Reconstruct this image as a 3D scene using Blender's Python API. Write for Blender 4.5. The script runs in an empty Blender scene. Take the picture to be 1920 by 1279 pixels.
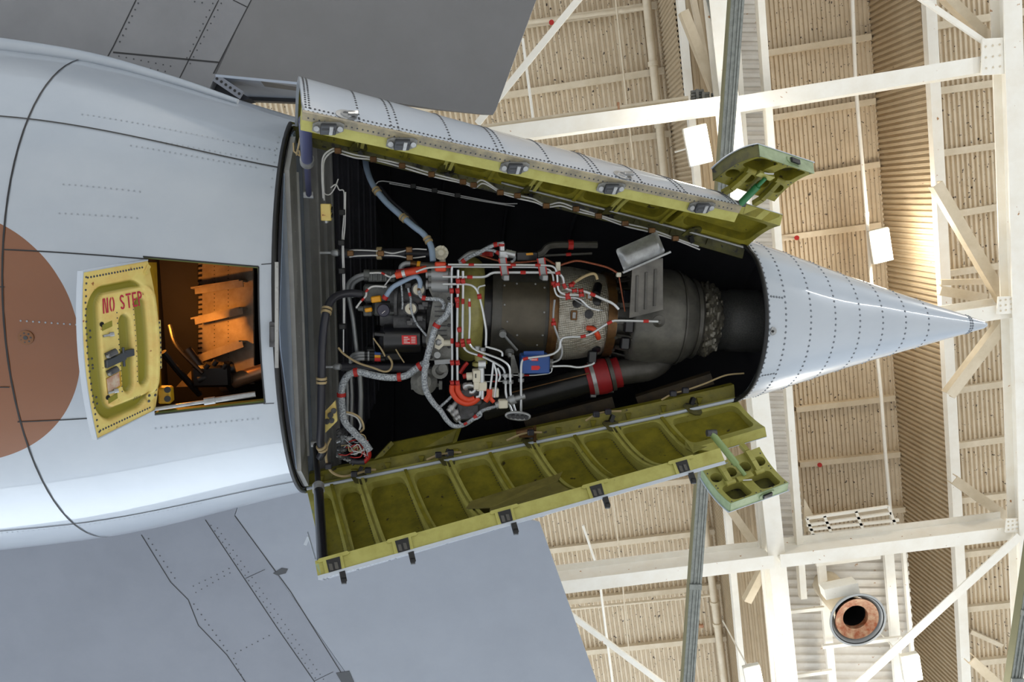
import bpy, math, random
import numpy as np
from math import sin, cos, pi, radians, degrees, sqrt
from mathutils import Vector, Matrix
random.seed(7)
SC = bpy.context.scene
COL = SC.collection

# ---------------------------------------------------------------- camera
FPX = 1400.0
MW = np.array([[0.99036063, 0.13845664, 0.00394742],
               [0.13689969, -0.9740919, -0.18000956],
               [-0.02107836, 0.17881478, -0.98365694]])
CAM = np.array([0.0, 0.0, 1.7])
cd = bpy.data.cameras.new('camera'); cam = bpy.data.objects.new('camera', cd); COL.objects.link(cam)
cd.sensor_fit = 'HORIZONTAL'; cd.sensor_width = 36.0; cd.lens = 36.0 * FPX / 1920.0
cd.clip_start = 0.1; cd.clip_end = 300
m4 = Matrix.Identity(4)
for i in range(3):
    for j in range(3): m4[i][j] = MW[i][j]
    m4[i][3] = CAM[i]
cam.matrix_world = m4
SC.camera = cam

# ---------------------------------------------------------------- light
SC.view_settings.view_transform = 'Standard'; SC.view_settings.look = 'None'
SC.view_settings.gamma = 1.0; SC.view_settings.use_curve_mapping = False
SC.view_settings.exposure = -0.75
w = bpy.data.worlds.new('world'); SC.world = w; w.use_nodes = True
bg = w.node_tree.nodes['Background']; bg.inputs[0].default_value = (0.80, 0.90, 1.0, 1); bg.inputs[1].default_value = 1.0
SC.cycles.max_bounces = 8; SC.cycles.diffuse_bounces = 5; SC.cycles.glossy_bounces = 4
SC.cycles.sample_clamp_indirect = 8.0
SC.cycles.use_denoising = True
def area(name, loc, target, sx, sy, power, color=(1, 1, 1)):
    l = bpy.data.lights.new(name, 'AREA'); l.shape = 'RECTANGLE'; l.size = sx; l.size_y = sy
    l.energy = power; l.color = color
    o = bpy.data.objects.new(name, l); COL.objects.link(o); o.location = loc
    o.rotation_euler = (Vector(target) - Vector(loc)).to_track_quat('-Z', 'Y').to_euler()
    return o
# daylight entering through the open hangar door on the +Y side and the one ahead of the aircraft
area('door_daylight', (-14, 36, 11.5), (-14, 0, 11.5), 50, 22, 17500, (0.80, 0.90, 1.0))
area('cone_streak_light', (32, -5, .7), (0, -5, .7), 24, .6, 2200, (0.95, 0.97, 1.0))  # unseen strip light, added to draw the bright streak on the tail cone
area('far_door_daylight', (-36, 2, 7), (0, 0, 6), 30, 12, 5000, (0.82, 0.91, 1.0))
# other high bay lamps of the hangar, outside the frame
for lx, ly in ((-18, -20), (-2, -20), (14, -20), (-18, 22), (-2, 22), (14, 22), (26, -8), (26, 8), (-22, 0)):
    area('high_bay_light', (lx, ly, 19.0), (lx, ly, 0), 1.5, 1.5, 4200, (1.0, 0.93, 0.82))

# ---------------------------------------------------------------- helpers: geometry
def V(*a): return np.array(a, float)
def nrm(v):
    v = np.asarray(v, float); n = np.linalg.norm(v); return v / n if n > 1e-12 else v
def P(px, py, h):
    d = MW @ np.array([(px - 960) / FPX, (639.5 - py) / FPX, -1.0]); return CAM + d * (h / d[2])
def rayd(px, py): return nrm(MW @ np.array([(px - 960) / FPX, (639.5 - py) / FPX, -1.0]))
def PP(px, py, p0, n):
    d = rayd(px, py); return CAM + d * (np.dot(p0 - CAM, n) / np.dot(d, n))
def proj(p):
    c = MW.T @ (np.asarray(p) - CAM); return 960 + FPX * c[0] / -c[2], 639.5 - FPX * c[1] / -c[2]
def lerp(a, b, t): return a + (b - a) * t

class MB:
    def __init__(s): s.v = []; s.f = []; s.mi = []; s.m = 0
    def mat(s, i): s.m = i; return s
    def add(s, vs, fs):
        o = len(s.v); s.v.extend([tuple(map(float, q)) for q in vs])
        for f in fs: s.f.append(tuple(i + o for i in f)); s.mi.append(s.m)
        return s
    def box(s, c, ux, uy, uz):
        c, ux, uy, uz = map(np.asarray, (c, ux, uy, uz))
        vs = [c + i * ux + j * uy + k * uz for i in (-1, 1) for j in (-1, 1) for k in (-1, 1)]
        return s.add(vs, [(0, 1, 3, 2), (4, 6, 7, 5), (0, 4, 5, 1), (2, 3, 7, 6), (0, 2, 6, 4), (1, 5, 7, 3)])
    def bbox(s, c, ux, uy, uz, b=0.12):
        """box with chamfered edges round the uz axis and a chamfered top and bottom"""
        c, ux, uy, uz = map(lambda q: np.asarray(q, float), (c, ux, uy, uz))
        lx, ly, lz = (np.linalg.norm(q) for q in (ux, uy, uz)); d = b * min(lx, ly, lz) * 2
        a, e, g = 1 - d / lx, 1 - d / ly, 1 - d / lz
        ring = [(1, e), (a, 1), (-a, 1), (-1, e), (-1, -e), (-a, -1), (a, -1), (1, -e)]
        inn = [(a, e * .999), (a * .999, e), (-a * .999, e), (-a, e * .999), (-a, -e * .999), (-a * .999, -e), (a * .999, -e), (a, -e * .999)]
        vs = []
        for q, z in ((inn, -1), (ring, -g), (ring, g), (inn, 1)):
            vs += [c + x * ux + y * uy + z * uz for x, y in q]
        fs = []
        for r in range(3):
            for i in range(8): j = (i + 1) % 8; fs.append((r * 8 + i, r * 8 + j, r * 8 + 8 + j, r * 8 + 8 + i))
        fs += [tuple(range(7, -1, -1)), tuple(range(24, 32))]
        return s.add(vs, fs)
    def bar(s, p, q, w, h, up):
        p, q = np.asarray(p, float), np.asarray(q, float); a = nrm(q - p)
        sd = nrm(np.cross(a, up)); u = np.cross(sd, a)
        return s.box((p + q) / 2, (q - p) / 2, sd * w / 2, u * h / 2)
    def ibeam(s, p, q, w, h, t, up):
        p, q = np.asarray(p, float), np.asarray(q, float); a = nrm(q - p)
        sd = nrm(np.cross(a, up)); u = nrm(np.cross(sd, a)); c = (p + q) / 2; L = (q - p) / 2
        s.box(c - u * (h - t) / 2, L, sd * w / 2, u * t / 2)
        s.box(c + u * (h - t) / 2, L, sd * w / 2, u * t / 2)
        return s.box(c, L, sd * t / 2, u * (h / 2 - t))
    def ring(s, c, a, r, n, ph=0.0, ref=None):
        a = nrm(a); x = nrm(np.cross(a, ref if ref is not None else (V(0, 0, 1) if abs(a[2]) < .9 else V(1, 0, 0)))); y = np.cross(a, x)
        return [c + r * (cos(2 * pi * k / n + ph) * x + sin(2 * pi * k / n + ph) * y) for k in range(n)]
    def lathe(s, p0, ax, prof, n=32, caps=True):
        ax = nrm(ax); vs = []
        for t, r in prof: vs += s.ring(np.asarray(p0) + ax * t, ax, max(r, 1e-4), n)
        fs = []
        for k in range(len(prof) - 1):
            for i in range(n):
                j = (i + 1) % n; fs.append((k * n + i, k * n + j, k * n + n + j, k * n + n + i))
        if caps: fs += [tuple(range(n - 1, -1, -1)), tuple(range((len(prof) - 1) * n, len(prof) * n))]
        return s.add(vs, fs)
    def cyl(s, p, q, r, n=14, r2=None):
        p, q = np.asarray(p, float), np.asarray(q, float); L = np.linalg.norm(q - p)
        return s.lathe(p, q - p, [(0, r), (L, r if r2 is None else r2)], n)
    def tube(s, pts, r, n=8):
        pts = [np.asarray(p, float) for p in pts]; K = len(pts)
        tg = [nrm(pts[min(i + 1, K - 1)] - pts[max(i - 1, 0)]) for i in range(K)]
        x = nrm(np.cross(tg[0], V(0.31, 0.57, 0.76))); vs = []
        for i in range(K):
            x = nrm(x - tg[i] * np.dot(x, tg[i])); y = np.cross(tg[i], x)
            rr = r(i / (K - 1)) if callable(r) else r
            vs += [pts[i] + rr * (cos(2 * pi * k / n) * x + sin(2 * pi * k / n) * y) for k in range(n)]
        fs = []
        for k in range(K - 1):
            for i in range(n):
                j = (i + 1) % n; fs.append((k * n + i, k * n + j, k * n + n + j, k * n + n + i))
        fs += [tuple(range(n - 1, -1, -1)), tuple(range((K - 1) * n, K * n))]
        return s.add(vs, fs)
    def prism(s, poly, d):
        poly = [np.asarray(p, float) for p in poly]; d = np.asarray(d, float); n = len(poly)
        return s.add(poly + [p + d for p in poly], [tuple(range(n - 1, -1, -1)), tuple(range(n, 2 * n))] + [(i, (i + 1) % n, n + (i + 1) % n, n + i) for i in range(n)])
    def grid(s, fn, us, vs_, close=False):
        vv = [fn(u, v) for u in us for v in vs_]; nv = len(vs_)
        fs = [(i * nv + j, i * nv + j + 1, (i + 1) * nv + j + 1, (i + 1) * nv + j) for i in range(len(us) - 1) for j in range(nv - 1)]
        return s.add(vv, fs)
    def shell(s, fn, us, vs_, d0, d1):
        """closed slab between fn(u,v,d0) and fn(u,v,d1)"""
        nu, nv = len(us), len(vs_)
        A = [fn(u, v, d0) for u in us for v in vs_]; B = [fn(u, v, d1) for u in us for v in vs_]; o = nu * nv
        fs = []
        for i in range(nu - 1):
            for j in range(nv - 1):
                q = (i * nv + j, i * nv + j + 1, (i + 1) * nv + j + 1, (i + 1) * nv + j)
                fs.append(q); fs.append(tuple(k + o for k in reversed(q)))
        bd = [i * nv for i in range(nu)] + [(nu - 1) * nv + j for j in range(1, nv)] + [i * nv + nv - 1 for i in range(nu - 2, -1, -1)] + [j for j in range(nv - 2, 0, -1)]
        for k in range(len(bd)):
            a, b = bd[k], bd[(k + 1) % len(bd)]; fs.append((a, b, b + o, a + o))
        return s.add(A + B, fs)
    def dome(s, p, nn, r, hh=None, n=6):
        p = np.asarray(p, float); nn = nrm(nn); hh = r * .5 if hh is None else hh
        vs = s.ring(p, nn, r, n) + s.ring(p + nn * hh * .75, nn, r * .62, n) + [p + nn * hh]
        fs = [(i, (i + 1) % n, n + (i + 1) % n, n + i) for i in range(n)] + [(n + i, n + (i + 1) % n, 2 * n) for i in range(n)]
        return s.add(vs, fs)
    def disc(s, p, nn, r, n=10):
        vs = s.ring(np.asarray(p, float), nn, r, n); return s.add(vs, [tuple(range(n))])
    def build(s, name, mats, parent=None, smooth=None, label=None):
        """links the collected faces as ONE mesh object; smooth: angle in degrees"""
        if not isinstance(mats, (list, tuple)): mats = [mats]
        off = np.zeros(3)
        if parent is not None:
            q = parent
            while q is not None: off = off + np.array(q.location); q = q.parent
        else:
            a = np.array(s.v); off = (a.min(0) + a.max(0)) / 2
        vs = np.array(s.v) - off
        me = bpy.data.meshes.new(name); me.from_pydata(vs.tolist(), [], s.f); 
        for mm in mats: me.materials.append(mm)
        if len(mats) > 1: me.polygons.foreach_set('material_index', s.mi)
        import bmesh
        bm = bmesh.new(); bm.from_mesh(me)
        bmesh.ops.recalc_face_normals(bm, faces=bm.faces[:])
        bm.to_mesh(me); bm.free()
        if smooth:
            me.polygons.foreach_set('use_smooth', [True] * len(me.polygons))
            me.set_sharp_from_angle(angle=radians(smooth))
        me.update()
        o = bpy.data.objects.new(name, me); COL.objects.link(o)
        if parent is not None: o.parent = parent
        else: o.location = off
        if label: o['label'] = label
        return o

def spline(pts, n=6):
    """Catmull-Rom through pts"""
    pts = [np.asarray(p, float) for p in pts]
    if len(pts) < 3: return pts
    q = [2 * pts[0] - pts[1]] + pts + [2 * pts[-1] - pts[-2]]; out = []
    for i in range(1, len(q) - 2):
        for k in range(n):
            t = k / n; a, b, c, d = q[i - 1], q[i], q[i + 1], q[i + 2]
            out.append(.5 * ((2 * b) + (c - a) * t + (2 * a - 5 * b + 4 * c - d) * t * t + (3 * b - a - 3 * c + d) * t ** 3))
    out.append(pts[-1]); return out
def px3(l, h=None):
    return [P(q[0], q[1], q[2] if len(q) > 2 else h) for q in l]
def bends(pts, r=0.05, n=4):
    """polyline with rounded corners (bent metal pipe)"""
    pts = [np.asarray(p, float) for p in pts]; out = [pts[0]]
    for i in range(1, len(pts) - 1):
        a, b, c = pts[i - 1], pts[i], pts[i + 1]
        ra = min(r, .45 * np.linalg.norm(a - b)); rc = min(r, .45 * np.linalg.norm(c - b))
        p, q = b + nrm(a - b) * ra, b + nrm(c - b) * rc
        for k in range(n + 1):
            t = k / n; out.append((1 - t) ** 2 * p + 2 * t * (1 - t) * b + t * t * q)
    out.append(pts[-1]); return out
def along(pts, step):
    """points at even arc length with tangents"""
    pts = [np.asarray(p, float) for p in pts]; out = []; acc = step * .5
    for a, b in zip(pts[:-1], pts[1:]):
        L = np.linalg.norm(b - a); t = (b - a) / max(L, 1e-9)
        while acc <= L: out.append((a + t * acc, t)); acc += step
        acc -= L
    return out
def tag(o, label, cat, group=None, kind=None):
    o['label'] = label; o['category'] = cat
    if group: o['group'] = group
    if kind: o['kind'] = kind
    return o
def thing(name, loc, label, cat, group=None):
    o = bpy.data.objects.new(name, None); COL.objects.link(o); o.location = tuple(map(float, loc)); o.empty_display_size = .2
    return tag(o, label, cat, group)

# ---------------------------------------------------------------- helpers: materials
def lin(c):
    return tuple((x / 12.92 if x <= .04045 else ((x + .055) / 1.055) ** 2.4) for x in (q / 255 for q in c)) + (1,)
def mat(name, rgb, rough=.5, metal=0., noise=None, spots=None, bump=None, coat=0., spec=.5):
    """rgb 0..255; noise=(scale, rgb2, amount); spots=(scale, rgb, threshold); bump=(scale, strength)"""
    m = bpy.data.materials.new(name); m.use_nodes = True; nt = m.node_tree; b = nt.nodes['Principled BSDF']
    b.inputs['Roughness'].default_value = rough; b.inputs['Metallic'].default_value = metal
    b.inputs['Coat Weight'].default_value = coat; b.inputs['Coat Roughness'].default_value = .04
    b.inputs['Specular IOR Level'].default_value = spec
    b.inputs['Base Color'].default_value = lin(rgb)
    N_ = nt.nodes.new; L_ = nt.links.new
    tc = N_('ShaderNodeTexCoord'); src = None
    if noise:
        t = N_('ShaderNodeTexNoise'); t.inputs['Scale'].default_value = noise[0]; t.inputs['Detail'].default_value = 6; t.inputs['Roughness'].default_value = .65
        L_(tc.outputs['Object'], t.inputs['Vector'])
        r = N_('ShaderNodeMapRange'); r.inputs[1].default_value = .38; r.inputs[2].default_value = .68; r.inputs[3].default_value = 0; r.inputs[4].default_value = noise[2]
        L_(t.outputs['Fac'], r.inputs[0])
        x = N_('ShaderNodeMix'); x.data_type = 'RGBA'; x.inputs[6].default_value = lin(rgb); x.inputs[7].default_value = lin(noise[1])
        L_(r.outputs[0], x.inputs[0]); src = x.outputs[2]
    if spots:
        t = N_('ShaderNodeTexNoise'); t.inputs['Scale'].default_value = spots[0]; t.inputs['Detail'].default_value = 3
        L_(tc.outputs['Object'], t.inputs['Vector'])
        r = N_('ShaderNodeMapRange'); r.inputs[1].default_value = spots[2]; r.inputs[2].default_value = spots[2] + .03
        L_(t.outputs['Fac'], r.inputs[0])
        x = N_('ShaderNodeMix'); x.data_type = 'RGBA'; x.inputs[7].default_value = lin(spots[1])
        if src is None: x.inputs[6].default_value = lin(rgb)
        else: L_(src, x.inputs[6])
        L_(r.outputs[0], x.inputs[0]); src = x.outputs[2]
    if src is not None: L_(src, b.inputs['Base Color'])
    if bump:
        t = N_('ShaderNodeTexNoise'); t.inputs['Scale'].default_value = bump[0]; t.inputs['Detail'].default_value = 4
        L_(tc.outputs['Object'], t.inputs['Vector'])
        u = N_('ShaderNodeBump'); u.inputs['Strength'].default_value = bump[1]; u.inputs['Distance'].default_value = .01
        L_(t.outputs['Fac'], u.inputs['Height']); L_(u.outputs[0], b.inputs['Normal'])
    return m
def emit(name, rgb, s):
    m = bpy.data.materials.new(name); m.use_nodes = True; b = m.node_tree.nodes['Principled BSDF']
    b.inputs['Base Color'].default_value = lin(rgb); b.inputs['Emission Color'].default_value = lin(rgb); b.inputs['Emission Strength'].default_value = s
    return m
M = dict(
    skin=mat('grey_blue_gloss_paint', (172, 180, 190), .3, 0, (1.3, (161, 170, 182), .6), None, None, .8),
    cone=mat('cone_gloss_paint', (180, 188, 198), .26, 0, (2.0, (171, 180, 192), .5), None, None, .9),
    doorskin=mat('door_gloss_paint', (183, 191, 202), .28, 0, (2.0, (172, 182, 195), .5), None, None, .7),
    stab=mat('stabilizer_grey_paint', (130, 131, 135), .5, 0, (1.2, (118, 119, 123), .7)),
    elev=mat('elevator_grey_paint', (116, 116, 118), .5, 0, (1.5, (108, 108, 109), .6)),
    stabg=mat('stabilizer_blue_grey_paint', (126, 131, 142), .5, 0, (1.0, (117, 122, 133), .7)),
    elevg=mat('elevator_blue_grey_paint', (139, 145, 156), .45, 0, (1.4, (131, 137, 148), .6)),
    seam=mat('dark_sealant', (42, 42, 44), .7), rivet=mat('rivet_paint', (112, 118, 126), .35, .5), rivetdark=mat('rivet_dark_steel', (70, 72, 76), .5, .4),  # rivetdark: darker steel tone for rivets
    green=mat('zinc_chromate_green', (134, 126, 34), .5, 0, (5, (96, 92, 26), .9), (9, (52, 46, 24), .69)),
    greenl=mat('light_green_primer', (168, 164, 88), .45, 0, (6, (146, 140, 62), .8), (14, (86, 78, 46), .73)),
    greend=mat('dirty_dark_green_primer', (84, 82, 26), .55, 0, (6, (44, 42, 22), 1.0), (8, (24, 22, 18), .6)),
    greenp=mat('pale_green_primer', (150, 166, 130), .45, 0, (5, (110, 128, 92), .9)),
    yellow=mat('yellow_chromate', (220, 204, 122), .45, 0, (5, (212, 176, 100), .9), (16, (150, 98, 54), .68)),
    yelldeep=mat('deep_yellow_chromate', (190, 150, 28), .5, 0, (6, (150, 110, 24), .8)),
    olive=mat('olive_pan_paint', (140, 134, 40), .5, 0, (4, (112, 104, 34), .7)),
    liner=mat('shade_dark_lining', (28, 27, 33), .7, 0, (3, (17, 16, 22), .8)),  # liner: shade of the interior put into a near-black colour
    black=mat('black_rubber', (16, 16, 18), .5), blackg=mat('black_gloss_paint', (18, 18, 24), .3, 0, None, None, None, .3),
    steel=mat('brushed_steel', (168, 170, 172), .33, .5, (9, (116, 116, 116), .7)),
    steeld=mat('dark_heat_stained_steel', (86, 84, 80), .38, .4, (5, (64, 62, 58), .9)),
    pipe=mat('stainless_pipe', (204, 207, 210), .3, .6),
    pipeg=mat('satin_grey_pipe', (150, 152, 154), .45, .5),
    alu=mat('cast_grey_aluminium', (134, 134, 130), .6, .2, (9, (92, 92, 90), .9), None, (60, .4)),
    alud=mat('dark_cast_aluminium', (88, 88, 90), .55, .3, (8, (54, 54, 56), .9), None, (50, .4)),
    oliveb=mat('olive_plenum_paint', (158, 152, 88), .4, 0, (7, (124, 118, 66), .9)),
    brown=mat('heat_browned_flange', (92, 66, 44), .4, .7, (9, (130, 96, 58), .7)),
    blanket=mat('dimpled_foil_blanket', (186, 182, 172), .36, .45, (6, (140, 132, 118), .9)),
    red=mat('red_silicone_clamp', (170, 30, 24), .5), orange=mat('orange_sleeve', (206, 66, 34), .5),
    redd=mat('dark_red_rubber_sleeve', (140, 16, 26), .5, 0, (5, (110, 12, 20), .8)),
    blue=mat('blue_box_paint', (34, 74, 142), .4), white=mat('white_cable', (205, 205, 205), .5), cream=mat('cream_cast_body', (208, 202, 184), .45),
    braid=mat('braided_sleeve', (196, 202, 208), .5, .1, (60, (80, 86, 96), 1.0)),
    hose=mat('blue_grey_hose', (140, 160, 184), .45), hosed=mat('dark_hose', (42, 42, 50), .45), tan=mat('tan_wire', (170, 150, 112), .6),
    yelltag=mat('amber_plastic', (232, 160, 20), .4), purple=mat('dark_plum_cap', (60, 58, 74), .5),
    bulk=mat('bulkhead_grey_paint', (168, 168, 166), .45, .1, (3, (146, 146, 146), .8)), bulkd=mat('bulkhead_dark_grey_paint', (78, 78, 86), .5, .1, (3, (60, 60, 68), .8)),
    bulkb=mat('sky_tinted_panel', (146, 162, 186), .25, 0, (2, (134, 150, 172), .7), None, None, .3),  # bulkb: sky reflection put into the blue base colour
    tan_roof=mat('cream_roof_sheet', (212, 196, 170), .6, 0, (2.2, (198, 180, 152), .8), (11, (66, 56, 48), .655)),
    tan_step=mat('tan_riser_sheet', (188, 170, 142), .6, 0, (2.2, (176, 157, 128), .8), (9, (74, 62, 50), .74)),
    steelw=mat('cream_white_steel', (244, 240, 230), .5, 0, (2.0, (236, 229, 215), .8), (6, (176, 128, 84), .72)),
    steelt=mat('cream_purlin_paint', (216, 202, 178), .55, 0, (2.5, (200, 184, 156), .8)),
    deck=mat('white_deck_sheet', (208, 203, 194), .5, 0, (2.0, (192, 184, 174), .8), (6, (168, 140, 112), .70)),
    galv=mat('galvanised_rail', (146, 150, 146), .4, .4, (12, (116, 120, 116), .8)), galvy=mat('olive_rail_edge', (126, 126, 100), .45, .4),
    lampbody=mat('lamp_housing', (210, 208, 200), .5, .2), lamp=emit('lamp_panel_glow', (255, 246, 222), 26.0),
    rust=mat('rusty_fan_cone', (158, 82, 44), .6, .1, (6, (206, 178, 142), .75)), fan=mat('grey_shroud', (170, 172, 172), .5, .3),
    floor=mat('pale_hangar_concrete', (196, 200, 204), .45, 0, (.4, (178, 182, 188), .8)),
    stencil=mat('red_stencil_paint', (176, 24, 62), .6), redlabel=mat('red_label', (206, 30, 34), .45), whitelabel=mat('white_print', (225, 222, 218), .5),
    copper=mat('copper_braid', (150, 78, 50), .5, .3, (60, (90, 50, 36), .8)),
)
# dimple bump on the foil blanket
def dimple(m, sc):
    nt = m.node_tree; b = nt.nodes['Principled BSDF']; tc = nt.nodes.new('ShaderNodeTexCoord'); v = nt.nodes.new('ShaderNodeTexVoronoi')
    v.inputs['Scale'].default_value = sc; v.inputs['Randomness'].default_value = .12
    u = nt.nodes.new('ShaderNodeBump'); u.inputs['Strength'].default_value = .9; u.inputs['Distance'].default_value = .012
    nt.links.new(tc.outputs['Object'], v.inputs['Vector']); nt.links.new(v.outputs['Distance'], u.inputs['Height']); nt.links.new(u.outputs[0], b.inputs['Normal'])
dimple(M['blanket'], 42)
def recess(m, rgb):  # mixes rgb in where the pan lies deeper
    nt = m.node_tree; b = nt.nodes['Principled BSDF']; at = nt.nodes.new('ShaderNodeAttribute'); at.attribute_name = 'pan_depth'
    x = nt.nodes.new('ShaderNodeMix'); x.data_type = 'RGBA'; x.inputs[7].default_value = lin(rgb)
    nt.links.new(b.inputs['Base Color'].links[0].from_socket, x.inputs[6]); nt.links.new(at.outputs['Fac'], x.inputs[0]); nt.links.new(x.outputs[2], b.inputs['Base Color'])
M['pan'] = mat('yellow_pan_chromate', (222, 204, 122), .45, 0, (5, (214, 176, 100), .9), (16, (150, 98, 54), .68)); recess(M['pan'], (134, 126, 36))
# ================================================================ aircraft frame
YAW, PITCH = radians(8.58), radians(6.57)
A0 = V(-2.242, .94, 7.0) + CAM
T = V(cos(PITCH) * cos(YAW), cos(PITCH) * sin(YAW), sin(PITCH)); YD = V(-sin(YAW), cos(YAW), 0); NN = np.cross(T, YD)
KS = [-9, -5, -2.5, 0, 2.46, 4.92, 6.3, 7.2, 7.69]
KR = [3.25, 3.1, 2.92, 2.25, 1.63, .965, .487, .2, .045]
KB = [-.9, -.27, -.10, 0, 0, 0, .155, .26, .315]
def hermite(xs, ys):
    xs = np.array(xs, float); ys = np.array(ys, float); d = np.diff(ys) / np.diff(xs)
    m = np.zeros(len(xs)); m[0] = d[0]; m[-1] = d[-1]
    for i in range(1, len(xs) - 1): m[i] = 0 if d[i - 1] * d[i] <= 0 else 2 * d[i - 1] * d[i] / (d[i - 1] + d[i])
    def g(x):
        i = min(max(int(np.searchsorted(xs, x) - 1), 0), len(xs) - 2); h = xs[i + 1] - xs[i]; t = (x - xs[i]) / h
        return (2 * t ** 3 - 3 * t ** 2 + 1) * ys[i] + (t ** 3 - 2 * t ** 2 + t) * h * m[i] + (-2 * t ** 3 + 3 * t ** 2) * ys[i + 1] + (t ** 3 - t ** 2) * h * m[i + 1]
    return g
RF, BF = hermite(KS, KR), hermite(KS, KB)
def F(s, ph, off=0.):
    r = RF(s); rr = r + off
    return A0 + s * T + rr * sin(ph) * YD + (BF(s) + r - rr * cos(ph)) * NN
def FN(s, ph): return nrm(np.cross(F(s, ph + .001) - F(s, ph - .001), F(s + .001, ph) - F(s - .001, ph)) * 1.0)
def fn_out(s, ph):
    n = FN(s, ph); c = A0 + s * T + (BF(s) + RF(s)) * NN
    return n if np.dot(n, F(s, ph) - c) > 0 else -n
def hit(px, py):
    """(s, ph) of the fuselage surface seen at that spot"""
    best = None
    for s in np.arange(-6, 7.7, .5):
        for k in range(-8, 9):
            u, v = proj(F(s, k * .18)); e = (u - px) ** 2 + (v - py) ** 2
            if best is None or e < best[0]: best = (e, s, k * .18)
    e, s, ph = best
    for _ in range(25):
        u, v = proj(F(s, ph)); du, dv = px - u, py - v
        if abs(du) + abs(dv) < .02: break
        a = proj(F(s + 1e-4, ph)); b = proj(F(s, ph + 1e-4))
        J = np.array([[(a[0] - u) / 1e-4, (b[0] - u) / 1e-4], [(a[1] - v) / 1e-4, (b[1] - v) / 1e-4]])
        dx = np.linalg.lstsq(J, np.array([du, dv]), rcond=None)[0]; n = max(abs(dx)); dx = dx * (.2 / n) if n > .2 else dx
        s = min(max(s + dx[0], -8.5), 7.68); ph += dx[1]
    return s, ph
S1 = 4.92; PHH = radians(70)

plane = thing('airplane', A0, 'pale grey airplane tail seen from beneath with its engine bay doors hanging open', 'airplane')

# ---------------------------------------------------------------- fuselage skin
def roundel(m):
    nt = m.node_tree; b = nt.nodes['Principled BSDF']; N_ = nt.nodes.new; L_ = nt.links.new
    tc = N_('ShaderNodeTexCoord'); c = F(-2.88, 0) - A0
    sub = N_('ShaderNodeVectorMath'); sub.operation = 'SUBTRACT'; sub.inputs[1].default_value = c; L_(tc.outputs['Object'], sub.inputs[0])
    sq = []
    for ax in (T, YD):
        d = N_('ShaderNodeVectorMath'); d.operation = 'DOT_PRODUCT'; d.inputs[1].default_value = ax; L_(sub.outputs[0], d.inputs[0])
        q = N_('ShaderNodeMath'); q.operation = 'MULTIPLY'; L_(d.outputs['Value'], q.inputs[0]); L_(d.outputs['Value'], q.inputs[1]); sq.append(q)
    ad = N_('ShaderNodeMath'); L_(sq[0].outputs[0], ad.inputs[0]); L_(sq[1].outputs[0], ad.inputs[1])
    lt = N_('ShaderNodeMath'); lt.operation = 'LESS_THAN'; lt.inputs[1].default_value = 1.175 ** 2; L_(ad.outputs[0], lt.inputs[0])
    dz = N_('ShaderNodeVectorMath'); dz.operation = 'DOT_PRODUCT'; dz.inputs[1].default_value = NN; L_(sub.outputs[0], dz.inputs[0])
    low = N_('ShaderNodeMath'); low.operation = 'LESS_THAN'; low.inputs[1].default_value = 1.6; L_(dz.outputs['Value'], low.inputs[0])
    mu = N_('ShaderNodeMath'); mu.operation = 'MULTIPLY'; L_(lt.outputs[0], mu.inputs[0]); L_(low.outputs[0], mu.inputs[1])
    x = N_('ShaderNodeMix'); x.data_type = 'RGBA'; x.inputs[7].default_value = lin((120, 68, 28))
    old = b.inputs['Base Color'].links[0].from_socket; L_(old, x.inputs[6]); L_(mu.outputs[0], x.inputs[0]); L_(x.outputs[2], b.inputs['Base Color'])
roundel(M['skin'])
HS0, HS1, HP0, HP1 = -1.155, -.14, radians(-17), radians(16.5)
fb = MB()
ss = sorted(set([-8.5, -7, -6, -5, -4.2, -3.6, -3, -2.6, -2.2, -1.8, -1.45, HS0, -.9, -.65, -.4, HS1, -.07, 0] + [S1 * k / 16 for k in range(17)]))
pp = sorted(set([radians(k) for k in range(-180, 181, 6)] + [HP0, HP1, -PHH, PHH]))
vv = [F(s, p) for s in ss for p in pp]; fs = []
npp = len(pp)
for i in range(len(ss) - 1):
    for j in range(npp - 1):
        sm, pm = (ss[i] + ss[i + 1]) / 2, (pp[j] + pp[j + 1]) / 2
        if sm > 0 and abs(pm) < PHH: continue
        if HS0 < sm < HS1 and HP0 < pm < HP1: continue
        fs.append((i * npp + j, i * npp + j + 1, (i + 1) * npp + j + 1, (i + 1) * npp + j))
fb.add(vv, fs)
# rounded corner fillers of the bay opening
def corner(s0, ds, p0, dp, n=6):
    vs = [F(s0, p0)] + [F(s0 + ds * (1 - sin(pi / 2 * k / n)), p0 + dp * (1 - cos(pi / 2 * k / n))) for k in range(n + 1)]
    fb.add(vs, [(0, k + 1, k + 2) for k in range(n)])
for sg in (-1, 1):
    corner(S1, -.30, sg * PHH, -sg * radians(22)); corner(0, .14, sg * PHH, -sg * radians(5))
def ribbon(mb, pts, wd, off=.004):
    """flat ribbon on the fuselage surface through (s, ph) points"""
    q = [F(s, p, off) for s, p in pts]; nn = [fn_out(s, p) for s, p in pts]; vs = []
    for i in range(len(q)):
        t = nrm(q[min(i + 1, len(q) - 1)] - q[max(i - 1, 0)]); sd = np.cross(t, nn[i]) * wd / 2; vs += [q[i] - sd, q[i] + sd]
    mb.add(vs, [(2 * i, 2 * i + 1, 2 * i + 3, 2 * i + 2) for i in range(len(q) - 1)])
def sl(a, b, n=14): return [(lerp(a[0], b[0], k / n), lerp(a[1], b[1], k / n)) for k in range(n + 1)]
fb.mat(1)
ribbon(fb, sl((-2.31, radians(-78)), (-2.31, radians(70)), 40), .016)
ribbon(fb, sl((-8, radians(-41)), (0, radians(-45.5)), 40), .016)
ribbon(fb, sl((-8, radians(40)), (0, radians(50.5)), 40), .016)
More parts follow.
